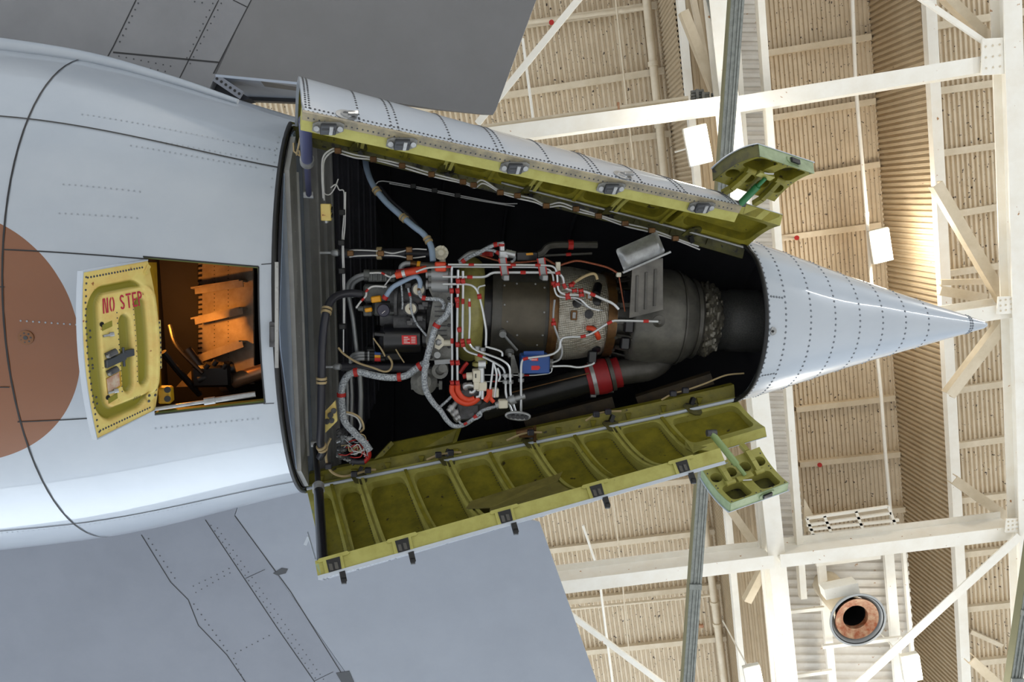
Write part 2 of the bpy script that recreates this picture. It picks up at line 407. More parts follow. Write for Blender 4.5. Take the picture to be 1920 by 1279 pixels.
ribbon(fb, sl(hit(8, 468), hit(278, 486)), .012); ribbon(fb, sl(hit(33, 791), hit(170, 784)), .012)
ribbon(fb, sl(hit(0, 538), hit(9, 538), 3), .010); ribbon(fb, sl(hit(0, 726), hit(18, 726), 3), .010)
ribbon(fb, sl(hit(490, 496), hit(512, 494), 3), .008); ribbon(fb, sl(hit(494, 757), hit(514, 756), 3), .008)
for a, b in (((HS0, HP0), (HS1, HP0)), ((HS1, HP0), (HS1, HP1)), ((HS0, HP1), (HS1, HP1))): ribbon(fb, sl(a, b), .014)
fb.mat(2)
def flush(a, b, step, r=.009):
    for (p, t) in along([V(*q, 0) for q in sl(a, b, 30)], step): fb.disc(F(p[0], p[1], .003), fn_out(p[0], p[1]), r, 6)
for a, b in (((-1.9, radians(-48)), (-.05, radians(-52))), ((-1.4, radians(-44.5)), (-.2, radians(-47))), ((-1.4, radians(-42)), (-.2, radians(-44))), ((-1.9, radians(-24)), (-1.2, radians(-25))),
             ((-1.9, radians(-30)), (-1.2, radians(-31))), ((-6, radians(43)), (-1, radians(51))), ((-.06, radians(-60)), (-.06, radians(-36))), ((-1.2, radians(20)), (-.2, radians(21))), ((-2.2, radians(-4)), (-1.6, radians(-3)))):
    flush(a, b, .05)
fb.build('fuselage_skin', [M['skin'], M['seam'], mat('flush_fastener', (150, 156, 164), .4, .2)], plane, 40)
# small service fitting on the roundel: a D shaped plate with a ring of screws
fs_, fp_ = hit(49, 633); c = F(fs_, fp_, .004); n_ = fn_out(fs_, fp_)
sb = MB(); sb.lathe(c - n_ * .01, n_, [(0, .065), (.016, .065), (.018, .055)], 20); sb.mat(1); sb.lathe(c, n_, [(0, .018), (.014, .018), (.014, .010)], 10)
for k in range(7): sb.dome(c + n_ * .007 + .042 * (cos(k * .9) * T + sin(k * .9) * YD), n_, .009)
sb.build('service_port', [mat('brown_port_paint', (120, 78, 46), .4), M['rivetdark']], plane, 40)

# ---------------------------------------------------------------- tail cone
cb = MB(); cs = [S1 + (7.69 - S1) * k / 26 for k in range(27)]; cp = [radians(k) for k in range(-180, 181, 6)]
cb.grid(lambda s, p: F(s, p), cs, cp); cb.dome(F(7.69, 0) + NN * .045, T, .045, .05, 12)
cb.grid(lambda s, p: F(s, p, -.05), [S1, 5.2, 5.5], cp)
cb.mat(1)
conerows = [1443, 1474, 1521, 1567, 1613, 1656, 1699, 1742, 1794, 1800]
for k, x in enumerate(conerows):
    s, _ = hit(x, 610)
    n = max(10, int(2 * radians(84) * RF(s) / .062))
    for i in range(n + 1):
        p = radians(-84) + 2 * radians(84) * i / n; cb.dome(F(s, p), fn_out(s, p), .0135, .008)
sa, sb_ = hit(1443, 610)[0], hit(1474, 610)[0]
for p in (radians(-23), radians(31)):
    for k in range(1, 6): s = lerp(sa, sb_, k / 6); cb.dome(F(s, p), fn_out(s, p), .0135, .008)
cone = cb.build('tail_cone', [M['cone'], M['rivet']], plane, 35)
s, p = hit(1448, 621); c = F(s, p); n_ = fn_out(s, p)
qb = MB(); qb.prism([c + n_ * .001 + .045 * (cos(a) * T * (.5 if cos(a) < 0 else 1.0) + sin(a) * YD) for a in np.linspace(0, 2 * pi, 17)[:-1]], n_ * .008)
for k in range(6): qb.dome(c + n_ * .009 + .032 * (cos(k * pi / 3) * T * .8 + sin(k * pi / 3) * YD), n_, .008)
qb.mat(1); qb.lathe(c, n_, [(0, .014), (.016, .014), (.016, .004)], 10)
qb.build('drain_fitting', [M['steel'], M['black']], cone, 40)

# ---------------------------------------------------------------- bay rim seals and lining
rb = MB()
rb.tube([F(0, radians(k), -.005) for k in range(-70, 71, 4)], .026, 8)
rb.build('bay_front_seal', M['black'], plane, 60)
rb = MB(); arcp = [F(S1 - .30 * (1 - sin(a)) if False else S1 - .30 * (1 - sin(a)), -PHH + radians(22) * (1 - cos(a)), -.006) for a in np.linspace(0, pi / 2, 7)]
arcp += [F(S1, radians(k), -.006) for k in range(-46, 47, 4)]
arcp += [F(S1 - .30 * (1 - sin(a)), PHH - radians(22) * (1 - cos(a)), -.006) for a in np.linspace(pi / 2, 0, 7)]
rb.tube(arcp, .024, 8)
rb.build('bay_rear_seal', M['black'], plane, 60)
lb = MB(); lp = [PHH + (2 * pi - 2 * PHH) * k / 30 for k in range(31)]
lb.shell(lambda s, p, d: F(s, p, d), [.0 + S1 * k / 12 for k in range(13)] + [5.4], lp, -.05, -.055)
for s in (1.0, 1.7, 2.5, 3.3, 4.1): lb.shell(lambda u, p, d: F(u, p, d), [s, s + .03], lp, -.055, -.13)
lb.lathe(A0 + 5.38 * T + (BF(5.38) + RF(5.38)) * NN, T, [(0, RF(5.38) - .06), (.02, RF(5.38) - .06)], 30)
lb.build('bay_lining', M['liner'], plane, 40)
ob = MB()   # dull green web low on the far side of the bay
W0 = [P(735, 830, 8.75), P(858, 804, 8.65), P(846, 862, 8.45), P(690, 900, 8.45)]
ob.prism(W0, NN * .03); ob.bar(P(735, 830, 8.7), P(665, 905, 8.35), .05, .05, NN); ob.bar(P(862, 800, 8.7), P(845, 850, 8.4), .04, .04, NN)
ob.build('bay_side_web', M['green'], plane)
for a, b in (((985, 795, 8.75), (1150, 752, 8.65)), ((1195, 752, 8.65), (1335, 708, 8.5))):
    g = MB(); g.bar(P(*a), P(*b), .14, .10, NN); g.build('side_stringer', mat('brown_dirty_stringer', (66, 54, 36), .6, 0, (6, (38, 33, 26), .9)), plane)

# longerons (hinge beams) along both sides of the bay
def hline(sg, n=24): return [F(S1 * k / n, sg * PHH) for k in range(n + 1)]
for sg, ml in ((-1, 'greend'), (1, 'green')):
    g = MB(); q = hline(sg)
    sec = [(-.02, .01), (-.02, -.015), (.15, .03), (.19, .05), (.19, .14), (-.02, .14)]
    vs = []
    for k, p in enumerate(q): vs += [p - sg * YD * a + NN * b for a, b in sec]
    m_ = len(sec); fs = [(k * m_ + i, k * m_ + (i + 1) % m_, (k + 1) * m_ + (i + 1) % m_, (k + 1) * m_ + i) for k in range(len(q) - 1) for i in range(m_)]
    fs += [tuple(range(m_)), tuple(range((len(q) - 1) * m_, len(q) * m_))]
    g.add(vs, fs)
    for k in range(1, 25):   # gusset clips and fasteners
        p = F(S1 * k / 25, sg * PHH); c = p - sg * YD * .10 + NN * .005
        if k % 2: g.prism([c - T * .035 - sg * YD * .05, c + T * .035 - sg * YD * .05, c + sg * YD * .06], -NN * .022)
        for dx in (-.07, .07): g.dome(c + T * dx * .9, -NN, .008)
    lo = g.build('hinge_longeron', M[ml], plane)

# ---------------------------------------------------------------- forward bulkhead with upright stiffeners
BW = NN; BN = T; B0 = A0 + .03 * T
W2 = nrm(1.6 * NN + .70 * T); BN2 = nrm(np.cross(YD, W2)); BN2 = BN2 if np.dot(BN2, T) > 0 else -BN2; B2 = B0 + 1.85 * NN
def BP(px, py, off=0.): return PP(px, py, B0 + BN * off, BN)
def bhalf(n): return sqrt(max(.02, RF(0.) ** 2 - (RF(0.) - min(n, 3.6)) ** 2)) - .04
def heightof(p): return float(np.dot(p - A0, NN))
bulk = None
bb = MB()
for o, wv, nv, w0_, w1_ in ((B0, NN, BN, .01, 1.85), (B2, W2, BN2, 0., 2.9)):
    vs = []
    for k in range(13):
        q = o + wv * lerp(w0_, w1_, k / 12); hw = bhalf(heightof(q)); vs += [q - YD * hw, q + YD * hw]
    bb.add(vs, [(2 * k, 2 * k + 1, 2 * k + 3, 2 * k + 2) for k in range(12)]); bb.add([q - nv * .03 for q in vs], [(2 * k, 2 * k + 2, 2 * k + 3, 2 * k + 1) for k in range(12)])
bulk = bb.build('forward_bulkhead', M['bulkd'], plane)
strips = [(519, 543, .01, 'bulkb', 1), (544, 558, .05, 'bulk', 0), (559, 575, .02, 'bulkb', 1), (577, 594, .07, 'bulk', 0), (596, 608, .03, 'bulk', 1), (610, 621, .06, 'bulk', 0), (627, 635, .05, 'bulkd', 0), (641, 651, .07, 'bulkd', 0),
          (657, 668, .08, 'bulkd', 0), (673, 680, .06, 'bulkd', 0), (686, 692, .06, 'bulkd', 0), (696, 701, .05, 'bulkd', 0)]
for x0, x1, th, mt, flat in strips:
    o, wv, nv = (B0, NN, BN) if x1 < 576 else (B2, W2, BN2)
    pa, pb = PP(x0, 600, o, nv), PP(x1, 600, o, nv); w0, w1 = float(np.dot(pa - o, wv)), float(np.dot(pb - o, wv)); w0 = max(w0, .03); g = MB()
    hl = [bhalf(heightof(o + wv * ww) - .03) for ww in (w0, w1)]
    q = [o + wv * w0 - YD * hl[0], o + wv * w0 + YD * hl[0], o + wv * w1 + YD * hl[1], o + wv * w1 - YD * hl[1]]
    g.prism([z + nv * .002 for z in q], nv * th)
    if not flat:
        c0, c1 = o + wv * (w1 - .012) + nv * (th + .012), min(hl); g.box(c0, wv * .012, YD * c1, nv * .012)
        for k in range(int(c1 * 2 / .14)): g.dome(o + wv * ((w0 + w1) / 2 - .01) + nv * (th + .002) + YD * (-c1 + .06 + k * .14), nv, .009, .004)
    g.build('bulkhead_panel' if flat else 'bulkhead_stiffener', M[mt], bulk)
# door prop of the sill: long thin bracket and latch at the belly lip
g = MB(); g.bar(BP(519, 492, .05), BP(519, 690, .05), .03, .03, BN)
for y in (500, 540, 580, 620, 660): g.dome(BP(519, y, .07), BN, .012)
g.build('sill_bracket', M['bulk'], plane)
g = MB(); g.bar(P(511, 604, 6.97), P(511, 650, 6.97), .05, .05, NN); g.cyl(P(511, 612, 6.94), P(511, 640, 6.94), .022)
g.build('sill_latch', M['alud'], plane)
# ================================================================ bay doors
def make_door(sg, E0, E1a, ua):
    """surface S(u, v, d) of an open curved door: v=0 on the hinge line, v=1 on the free edge, d = depth towards the inside"""
    E1 = E0 + (E1a - E0) / ua
    H0, H1 = F(0, sg * PHH), F(S1, sg * PHH); ax = nrm(H1 - H0)
    def base(u, v):
        H = F(S1 * u, sg * PHH, .01); Ee = lerp(E0, E1, u); ch = Ee - H
        o = nrm(np.cross(ch, ax)); o = o if np.dot(o, sg * YD) > 0 else -o
        C = (H + Ee) / 2 + o * np.linalg.norm(ch) * .30 - (T * .16 * (1 - u) if sg < 0 else 0)
        return (1 - v) ** 2 * H + 2 * v * (1 - v) * C + v * v * Ee
    def nin(u, v):
        n = nrm(np.cross(base(u + .002, v) - base(u - .002, v), base(u, v + .002) - base(u, v - .002)))
        return n if np.dot(n, -sg * YD) > 0 else -n
    def S(u, v, d=0.): return base(u, v) + (nin(u, v) * d if d else 0)
    return S, nin
UA = .835; VN = .52
doors = {}
def usolve(fn, px):
    lo, hi = -.2, 1.3
    for _ in range(40):
        m_ = (lo + hi) / 2
        if proj(fn(m_))[0] < px: lo = m_
        else: hi = m_
    return (lo + hi) / 2
def rrect(u0, u1, v0, v1, ru, rv, iu, iv, n=4, m_=6):
    """matched outer rectangle and inner rounded rectangle loops"""
    a0, a1, b0, b1 = u0 + iu, u1 - iu, v0 + iv, v1 - iv
    ru = min(ru, (a1 - a0) * .45); rv = min(rv, (b1 - b0) * .45); out, inn = [], []
    cs_ = [(a1 - ru, b1 - rv, 0, (u1, v1)), (a0 + ru, b1 - rv, pi / 2, (u0, v1)), (a0 + ru, b0 + rv, pi, (u0, v0)), (a1 - ru, b0 + rv, 3 * pi / 2, (u1, v0))]
    for k, (cu, cv, a, co) in enumerate(cs_):
        for i in range(n + 1):
            t = a + pi / 2 * i / n; inn.append((cu + ru * cos(t), cv + rv * sin(t))); out.append(co)
        nx = cs_[(k + 1) % 4]; e0 = inn[-1]; t = nx[2]; e1 = (nx[0] + ru * cos(t), nx[1] + rv * sin(t))
        for i in range(1, m_):
            f = i / m_; inn.append((lerp(e0[0], e1[0], f), lerp(e0[1], e1[1], f))); out.append((lerp(co[0], nx[3][0], f), lerp(co[1], nx[3][1], f)))
    return out, inn
def pocket(mb, S, cell, ru, rv, iu, iv, dtop, dbot):
    out, inn = rrect(*cell, ru, rv, iu, iv); n = len(out)
    vs = [S(u, v, dtop) for u, v in out] + [S(u, v, dtop) for u, v in inn] + [S(u, v, dbot) for u, v in inn] + [S(u, v, dbot) for u, v in out]
    fs = []
    for i in range(n):
        j = (i + 1) % n
        for a in (0, 1, 2): fs.append((a * n + i, a * n + j, a * n + n + j, a * n + n + i))
        fs.append((3 * n + i, 3 * n + j, j, i))
    mb.add(vs, fs)
ribpx = [627, 679, 763, 841, 919, 997, 1075, 1147, 1236, 1297]
latchpx = {1: [625, 752, 942, 1112, 1272], -1: [612, 748, 957, 1136, 1305]}
for sg in (1, -1):
    if sg > 0: S, nin = make_door(1, P(584, 1088, 6.0), P(1360, 868, 6.85), UA)
    else: S, nin = make_door(-1, P(553, 208, 6.0), P(1390, 389, 6.8), UA)
    doors[sg] = (S, nin)
    lowd = sg > 0
    root = bpy.data.objects.new('bay_door', None); COL.objects.link(root); root.parent = plane; root.empty_display_size = .1
    root['label'] = 'curved bay door showing its ribbed green inside' if lowd else 'curved bay door showing its riveted pale grey outside'
    U0 = .012
    us1 = [U0 + (UA - U0) * k / 20 for k in range(21)]; us2 = [UA + (1 - UA) * k / 4 for k in range(5)]; vsA = [k / 14 for k in range(15)]; vsB = [VN * k / 8 for k in range(9)]
    g = MB(); g.shell(S, us1, vsA, 0, .007); g.shell(S, us2, vsB, 0, .007); g.mat(1)
    # raised rivets on the outside
    hp = [usolve(lambda u: S(u, 0), x) for x in ribpx]
    for k, u in enumerate(hp):
        for du in ((0,) if k % 2 == 0 else (-.006, .006)):
            vm = 1.0 if u < UA else VN
            for i in range(int(40 * vm)):
                v = .03 + i / 41; g.dome(S(u + du + .01, v), -nin(u, v), .011, .007)
    for v in (.965, .985):
        for i in range(110): u = U0 + .01 + (UA - U0 - .015) * (i + (.5 if v < .97 else 0)) / 110; g.dome(S(u, v), -nin(u, v), .010, .007)
    for i in range(60):
        for u in (U0 + .006, U0 + .012): v = .02 + .96 * i / 60; g.dome(S(u, v), -nin(u, v), .010, .007)
        if i < 28: v = VN + (1 - VN) * (i + .5) / 28; g.dome(S(UA - .008, v), -nin(UA, v), .010, .007)
    skin_o = g.build('door_skin', [M['doorskin'], M['rivetdark'] if not lowd else M['rivet']], root, 40)
    g = MB(); g.shell(S, us1, vsA, .008, .014); g.shell(S, us2, vsB, .008, .014)
    g.mat(1)
    for u in hp:
        if u < UA:
            for k in range(34): g.dome(S(u - .0125, .09 + .72 * k / 33, .014), nin(u, .3), .009, .006, 5)
    g.build('inner_skin', [M['green'], M['rivetdark']], root, 40)  # darker green than the frame: shade of the deep pockets painted in
    # frame with rounded pockets
    g = MB(); edges = [U0] + hp; cells = [(a, b) for a, b in zip(edges[:-1], edges[1:]) if b < UA + .02]
    DT = .12
    for (a, b) in cells:
        b = min(b, UA) if b > UA - .02 else b
        pocket(g, S, (a if lowd or a > U0 + .001 else U0 + .03, b, .0, .96), .014, .06, .0105, .062, DT, .014)
    if cells[-1][1] < UA - .005: pocket(g, S, (cells[-1][1], UA, .0, .96), .010, .05, .005, .05, DT, .014)
    pocket(g, S, (UA, 1.0, .0, VN), .014, .07, .010, .08, DT, .014)
    g.mat(1)
    for (a, b) in cells:      # fasteners on the flange by the hinge
        for f in (.03, .1, .9, .97): g.dome(S(lerp(a, b, f), .025, DT), nin(a, .02), .009, .006)
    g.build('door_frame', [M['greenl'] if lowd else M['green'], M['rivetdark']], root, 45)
    for k, u in enumerate(hp):
        if u > UA: continue
        for du in ((0,) if k % 2 == 0 else (-.0062, .0062)):
            g = MB(); v1 = .955
            g.shell(S, [u + du - .0036, u + du + .0036], [.03 + (v1 - .03) * i / 12 for i in range(13)], DT, DT + .03)
            g.build('rib', M['green'] if k % 2 == 0 else M['greenl'], root, 45)
    # tall rail along the free edge, end walls
    g = MB(); g.shell(S, us1, [.945, .972, 1.0], .014, .15); g.build('free_edge_rail', M['greenl'], root, 45)
    g = MB(); g.shell(S, us1, [.992, 1.004], -.012, .055 if not lowd else .02)
    if not lowd:
        g.mat(1)
        for i in range(90): u = U0 + .01 + (UA - U0 - .02) * i / 90; g.dome(S(u, 1.004, .03), nrm(S(u, 1.01) - S(u, 1.0)), .008)
    g.build('edge_strip', [mat('worn_tan_edge', (150, 140, 112), .5, 0, (8, (96, 92, 84), .9)) if not lowd else M['doorskin'], M['rivetdark']], root, 45)
    g = MB(); g.shell(S, [U0, U0 + .006], [k / 14 for k in range(15)], .0, .12 if lowd else .03); g.build('end_wall', M['greenp' if lowd else 'doorskin'], root, 45)
    g = MB(); g.shell(S, [.994, 1.0], [VN * k / 8 for k in range(9)], .0, .10); g.build('end_wall', M['greenl'], root, 45)
    g = MB(); g.shell(S, us2, [VN - .03, VN - .012, VN], .014, .12); g.build('inner_rail', M['greenl'], root, 45)
    # latches in the free edge rail
    for x in latchpx[sg]:
        u = usolve(lambda uu: S(uu, .97, .135), x); du = .011
        g = MB()
        if lowd:
            dv_ = nrm(S(u, 1.0, .07) - S(u, .97, .07))
            g.prism([S(u + a, 1.0, d_) for a, d_ in ((-.018, .02), (.018, .02), (.018, .125), (.028, .125), (.032, .14), (.028, .158), (-.024, .158), (-.028, .14), (-.024, .125), (-.018, .125))], dv_ * .016)
            g.mat(1); g.prism([S(u + a, 1.0, d_) + dv_ * .010 for a, d_ in ((-.011, .02), (.012, .02), (.013, .128), (-.012, .128))], dv_ * .010)
            g.mat(2)
            for dd in (-.5, .4): g.bbox(S(u + du * dd, 1.0, .06) + dv_ * .018, T * .016, nin(u, 1.) * .03, dv_ * .008)
            g.build('latch', [M['greenl'], M['black'], M['steeld']], root, 40); g = MB()
            c = S(u + .012, 1.0, 0); o = -nin(u, 1.)
            g.bar(c + o * .0, c + o * .09, .035, .05, T); g.cyl(c + o * .08 - T * .02, c + o * .08 + T * .02, .03)
            g.build('latch_hook', M['black'], root, 40)
        else:
            d_ = nrm(S(u, 1.0, .07) - S(u, .96, .07))
            c = S(u, 1.005, .07); g.prism([c + T * a * .12 + nin(u, 1.) * b * .055 for a, b in ((-1, -.6), (-.7, -.9), (.7, -.9), (1, -.6), (1, .5), (.6, .9), (-.6, .9), (-1, .5))], d_ * .012)
            g.mat(1)
            g.bbox(c + d_ * .03, T * .06, nin(u, 1.) * .04, d_ * .025); g.cyl(c + d_ * .05 - T * .05, c + d_ * .05 + T * .05, .016)
            g.mat(2)
            for q in (-.09, .09): g.cyl(c + T * q + d_ * .01, c + T * q + d_ * .03, .022)
            g.bbox(c + d_ * .055 + T * .02, T * .015, nin(u, 1.) * .035, d_ * .012)
            g.build('latch', [M['alu'], M['rivetdark'], M['steel']], root, 40)
    # hinges at the double ribs
    for k in (1, 3, 5, 7, 9):
        u = hp[k]; g = MB(); c = S(u, .02, DT + .006); n_ = nin(u, .02); t = T; s_ = nrm(S(u, .06) - S(u, .0))
        g.prism([c + t * a + s_ * b for a, b in ((-.10, -.03), (-.075, .08), (-.03, .12), (.03, .12), (.075, .08), (.10, -.03), (.05, -.07), (-.05, -.07))], n_ * .02)
        for a, b in ((-.06, 0), (.06, 0), (0, .06), (0, -.03)): g.dome(c + t * a + s_ * b + n_ * .02, n_, .010)
        g.mat(1); up = F(S1 * u, sg * PHH) - sg * YD * .17 - NN * .0
        g.bar(c - s_ * .04 + n_ * .01, up - NN * .03, .045, .05, NN); g.cyl(c - t * .06 - s_ * .05, c + t * .06 - s_ * .05, .022)
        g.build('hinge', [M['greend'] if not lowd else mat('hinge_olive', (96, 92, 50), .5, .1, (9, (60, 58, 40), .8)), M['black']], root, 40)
    g = MB(); g.tube([F(S1 * (.01 + .98 * k / 24), sg * PHH, .02) - sg * YD * .095 - NN * .13 for k in range(0 if lowd else 11, 25)], .021 if lowd else .014, 8); g.build('hinge_strip', M['doorskin'] if lowd else M['steel'], root, 50)
    # gusset panels across the pockets of the lower half of the door
    ga, gb = hp[3], hp[5]
    g = MB(); dg = DT + .034
    tri = [(ga + .004, .44), (gb + .004, .40), (gb + .022, .38), (gb - .004, .50), (gb - .01, .80), (ga + .012, .80), (ga + .03, .62), (ga - .014, .52)]
    g.prism([S(a, b, dg) for a, b in tri], nin(ga, .7) * .006); g.mat(1)
    cu, cv = lerp(ga, gb, .50), .52; g.prism([S(cu + .014 * cos(a), cv + .045 * sin(a), dg + .008) for a in np.linspace(0, 2 * pi, 17)[:-1]], nin(cu, cv) * .002)
    g.build('gusset_panel', [mat('dusty_olive_panel', (128, 120, 62), .5, 0, (7, (100, 92, 46), .8)) if lowd else M['greend'], M['black']], root)
    g = MB(); u2 = hp[8]; g.prism([S(a, b, dg) for a, b in ((u2 - .012, .52), (u2 + .01, .50), (UA, .40), (UA, .55), (u2 + .02, .66), (u2 - .02, .72))], nin(u2, .7) * .006); g.build('gusset_panel', M['greenl'] if lowd else M['green'], root)
    # round fitting on the outside of the upper door
    if not lowd:
        for x, y in ((648, 216), (1163, 331)):
            best = min(((proj(S(a, b))[0] - x) ** 2 + (proj(S(a, b))[1] - y) ** 2, a, b) for a in np.linspace(0, UA, 60) for b in np.linspace(.6, 1, 30))
            u, v = best[1:]; c = S(u, v); n_ = -nin(u, v); g = MB(); g.lathe(c, n_, [(0, .085), (.008, .085), (.010, .05), (.02, .045), (.02, .03), (.012, .028)], 18)
            g.bbox(c + n_ * .02 + T * .05, T * .04, nrm(np.cross(n_, T)) * .03, n_ * .012)
            for k in range(6): g.dome(c + n_ * .008 + .068 * (cos(k) * T + sin(k) * nrm(np.cross(n_, T))), n_, .008)
            g.build('door_fitting', M['steel'], skin_o, 40)
    # hold open strut from the bulkhead to the free edge, and the safety wire with its clip
    g = MB()
    if lowd: a, b, mid = P(592, 832, 8.15), S(.022, .93, .12), .42; r1, r2 = .030, .050
    else: a, b, mid = P(579, 366, 7.9), S(.02, .95, .13), .52; r1, r2 = .030, .052
    m_ = lerp(a, b, mid); g.cyl(a, m_, r1); g.cyl(m_, b, r2); g.mat(1); g.lathe(lerp(a, b, mid - .02), b - a, [(0, r1), (0, r2 + .012), (.09, r2 + .012), (.09, r1)], 16)
    g.cyl(a - T * .05, a + T * .05, .04); g.mat(2); g.cyl(b - T * .03, b + T * .03, .03)
    g.build('hold_open_strut', [M['blackg'] if lowd else mat('slate_blue_tube', (84, 88, 124), .35, .4), M['steel'], M['steeld']], root, 40, label='black gas strut' if lowd else 'slate blue gas strut')
    g = MB()
    if lowd:
        g.bar(P(577, 1000, 6.9), P(592, 1052, 6.3), .012, .03, YD); g.bar(P(572, 1022, 6.8), P(579, 1006, 6.8), .012, .03, YD)
        g.build('safety_clip', M['doorskin'], root)
    else:
        g.bar(P(569, 232, 6.6), P(556, 290, 7.4), .012, .02, YD); g.bar(P(550, 268, 7.4), P(551, 284, 7.4), .012, .03, NN); g.bar(P(551, 284, 7.4), P(563, 293, 7.4), .012, .03, NN); g.bar(P(563, 293, 7.4), P(561, 282, 7.4), .012, .03, NN)
        g.build('safety_clip', M['tan'], root)

# ---------------------------------------------------------------- small exhaust doors at the aft corners
def small_door(K, bulge, name, lab, lowd):
    """K: corners hinge-front, hinge-aft, free-aft, free-front of the INNER face; bulge outward"""
    A, B, C, D = K; nI = nrm(np.cross(B - A, D - A)); ctr = sum(K) / 4
    nI = nI if np.dot(nI, CAM - ctr) > 0 else -nI
    def S(u, v, d=0.):
        p = (1 - v) * ((1 - u) * A + u * B) + v * ((1 - u) * D + u * C)
        return p - nI * (4 * v * (1 - v) * bulge) + nI * d
    root = bpy.data.objects.new(name, None); COL.objects.link(root); root.parent = plane; root['label'] = lab
    us = [k / 6 for k in range(7)]; vs_ = [k / 12 for k in range(13)]
    g = MB(); g.shell(S, [-.03] + us + [1.03], vs_ + [1.02], -.13, -.12); g.build('door_skin', M['doorskin'], root, 40)
    g = MB(); g.shell(S, us, vs_, -.12, -.112); g.build('inner_skin', M['greend'], root, 40)
    g = MB()
    for cell, iu, iv in (((0, .5, .45, 1.0), .08, .05), ((.5, 1, .45, 1.0), .08, .05)): pocket(g, S, cell, .1, .08, iu, iv, 0, -.112)
    for k in range(4): pocket(g, S, (k / 4, (k + 1) / 4, .08, .45), .09, .11, .035, .08, 0, -.112)
    pocket(g, S, (0, 1, 0, .08), .02, .01, .48, .03, 0, -.112)
    g.mat(1)
    for a in (.04, .25, .46, .54, .75, .96):
        for b in (.12, .43, .50, .96): g.dome(S(a, b), nI, .010)
    g.build('door_frame', [M['greenl'] if lowd else M['green'], M['rivetdark']], root, 40)
    g = MB(); g.shell(S, [-.012, 0.0], vs_, -.125, .01); g.build('end_wall', M['greenp'] if lowd else M['greend'], root, 45)
    g = MB(); g.shell(S, us, [.995, 1.012], -.125, .004); g.build('free_edge_rail', M['greenp'], root, 45)
    g = MB(); eo = nrm(S(.5, 1) - S(.5, .9)); c = S(.62, 1.012, -.06)
    ux = nrm(B - A); g.prism([c + ux * a * .085 + nI * b * .038 for a, b in ((-1, -.5), (-.6, -1), (.6, -1), (1, -.5), (1, .5), (.6, 1), (-.6, 1), (-1, .5))], eo * .010); g.mat(1)
    g.bbox(c + eo * .018, ux * .05, nI * .026, eo * .015); g.build('latch', [M['greenp'], M['black']], root, 40)
    for a in (.25, .75):
        g = MB(); q = [S(a, .50, .02), S(a, .28, .05), S(a, .05, .05), S(a, -.16, .0)]
        for p_, q_ in zip(q[:-1], q[1:]): g.bar(p_, q_, .05, .05, nI)
        g.cyl(q[0] - ux * .05, q[0] + ux * .05, .03); g.build('hinge_arm', M['greenl'] if lowd else M['green'], root, 40)
    g = MB(); g.bbox(S(.5, .5, .02), ux * .09, (S(.5, .56) - S(.5, .44)) * .5, nI * .015); g.mat(1); g.tube([S(.44, .56, .02), S(.48, .60, .03), S(.56, .62, .02)], .008, 5)
    g.build('strut_bracket', [M['greenl'], M['white']], root, 40)
    return S, nI, root
Sx, nx, rt = small_door([P(1316, 880, 7.28), P(1424, 838, 7.45), P(1478, 905, 7.06), P(1370, 944, 6.86)], .05, 'exhaust_door', 'small green ribbed door standing open under the lower bay door corner', True)
S_, n_ = doors[1]
g = MB(); a, b = P(1334, 812, 7.3), Sx(.5, .5, .05); g.cyl(a, lerp(a, b, .75), .035); g.cyl(lerp(a, b, .75), b, .022); g.mat(1); g.cyl(a - T * .05, a + T * .05, .035)
g.build('door_strut', [mat('green_tube_primer', (128, 150, 96), .4), M['alud']], rt, 40)
Sy, ny, rt = small_door([P(1338, 338, 7.15), P(1452, 378, 7.4), P(1526, 325, 7.05), P(1424, 292, 6.8)], .05, 'exhaust_door', 'small green ribbed door standing open beyond the upper bay door corner', False)
g = MB(); a, b = P(1388, 382, 7.3), Sy(.5, .5, .05); g.cyl(a, lerp(a, b, .7), .035); g.cyl(lerp(a, b, .7), b, .02); g.mat(1); g.cyl(a - T * .05, a + T * .05, .03)
g.build('door_strut', [mat('deep_green_tube', (36, 110, 62), .4), M['alud']], rt, 40)

# ================================================================ access hatch ahead of the bay
HD = [P(277, 489, 6.93), P(291, 768, 6.91), P(182, 822, 6.26), P(156, 511, 6.26)]   # hinge top, hinge bottom, free bottom, free top
hn = nrm(np.cross(HD[1] - HD[0], HD[3] - HD[0])); hn = hn if np.dot(hn, CAM - HD[0]) > 0 else -hn
def HS(a, b, d=0.):
    """a: 0 at the free edge .. 1 at the hinge; b: 0 top .. 1 bottom"""
    p = (1 - b) * ((1 - a) * HD[3] + a * HD[0]) + b * ((1 - a) * HD[2] + a * HD[1])
    q = 4 * b * (1 - b); return p + hn * d + hn * .09 * q * a - T * .05 * q * (1 - a)
def sdb(a, b, a0, a1, b0, b1, r):
    """signed distance to a rounded box in metric a (x .95 m) and b (x 1.4 m)"""
    x, y = (a - (a0 + a1) / 2) * .95, (b - (b0 + b1) / 2) * 1.4; hx, hy = (a1 - a0) / 2 * .95 - r, (b1 - b0) / 2 * 1.4 - r
    qx, qy = abs(x) - hx, abs(y) - hy; return sqrt(max(qx, 0) ** 2 + max(qy, 0) ** 2) + min(max(qx, qy), 0) - r
def step(d, w_=.018): t = min(max(.5 - d / (2 * w_), 0), 1); return t * t * (3 - 2 * t)
def hfield(a, b):
    h = -.042 * step(sdb(a, b, .065, .90, .10, .93, .22))         # sunk pan
    h += .042 * step(sdb(a, b, .215, .97, .155, .86, .10))        # raised centre
    h += .0
    h -= .042 * step(sdb(a, b, .47, .62, .30, .80, .075)); h -= .042 * step(sdb(a, b, .70, .85, .215, .79, .07))
    return max(h, -.044)
hroot = bpy.data.objects.new('access_hatch_door', None); COL.objects.link(hroot); hroot.parent = plane; hroot['label'] = 'yellow open hatch door stencilled NO STEP'
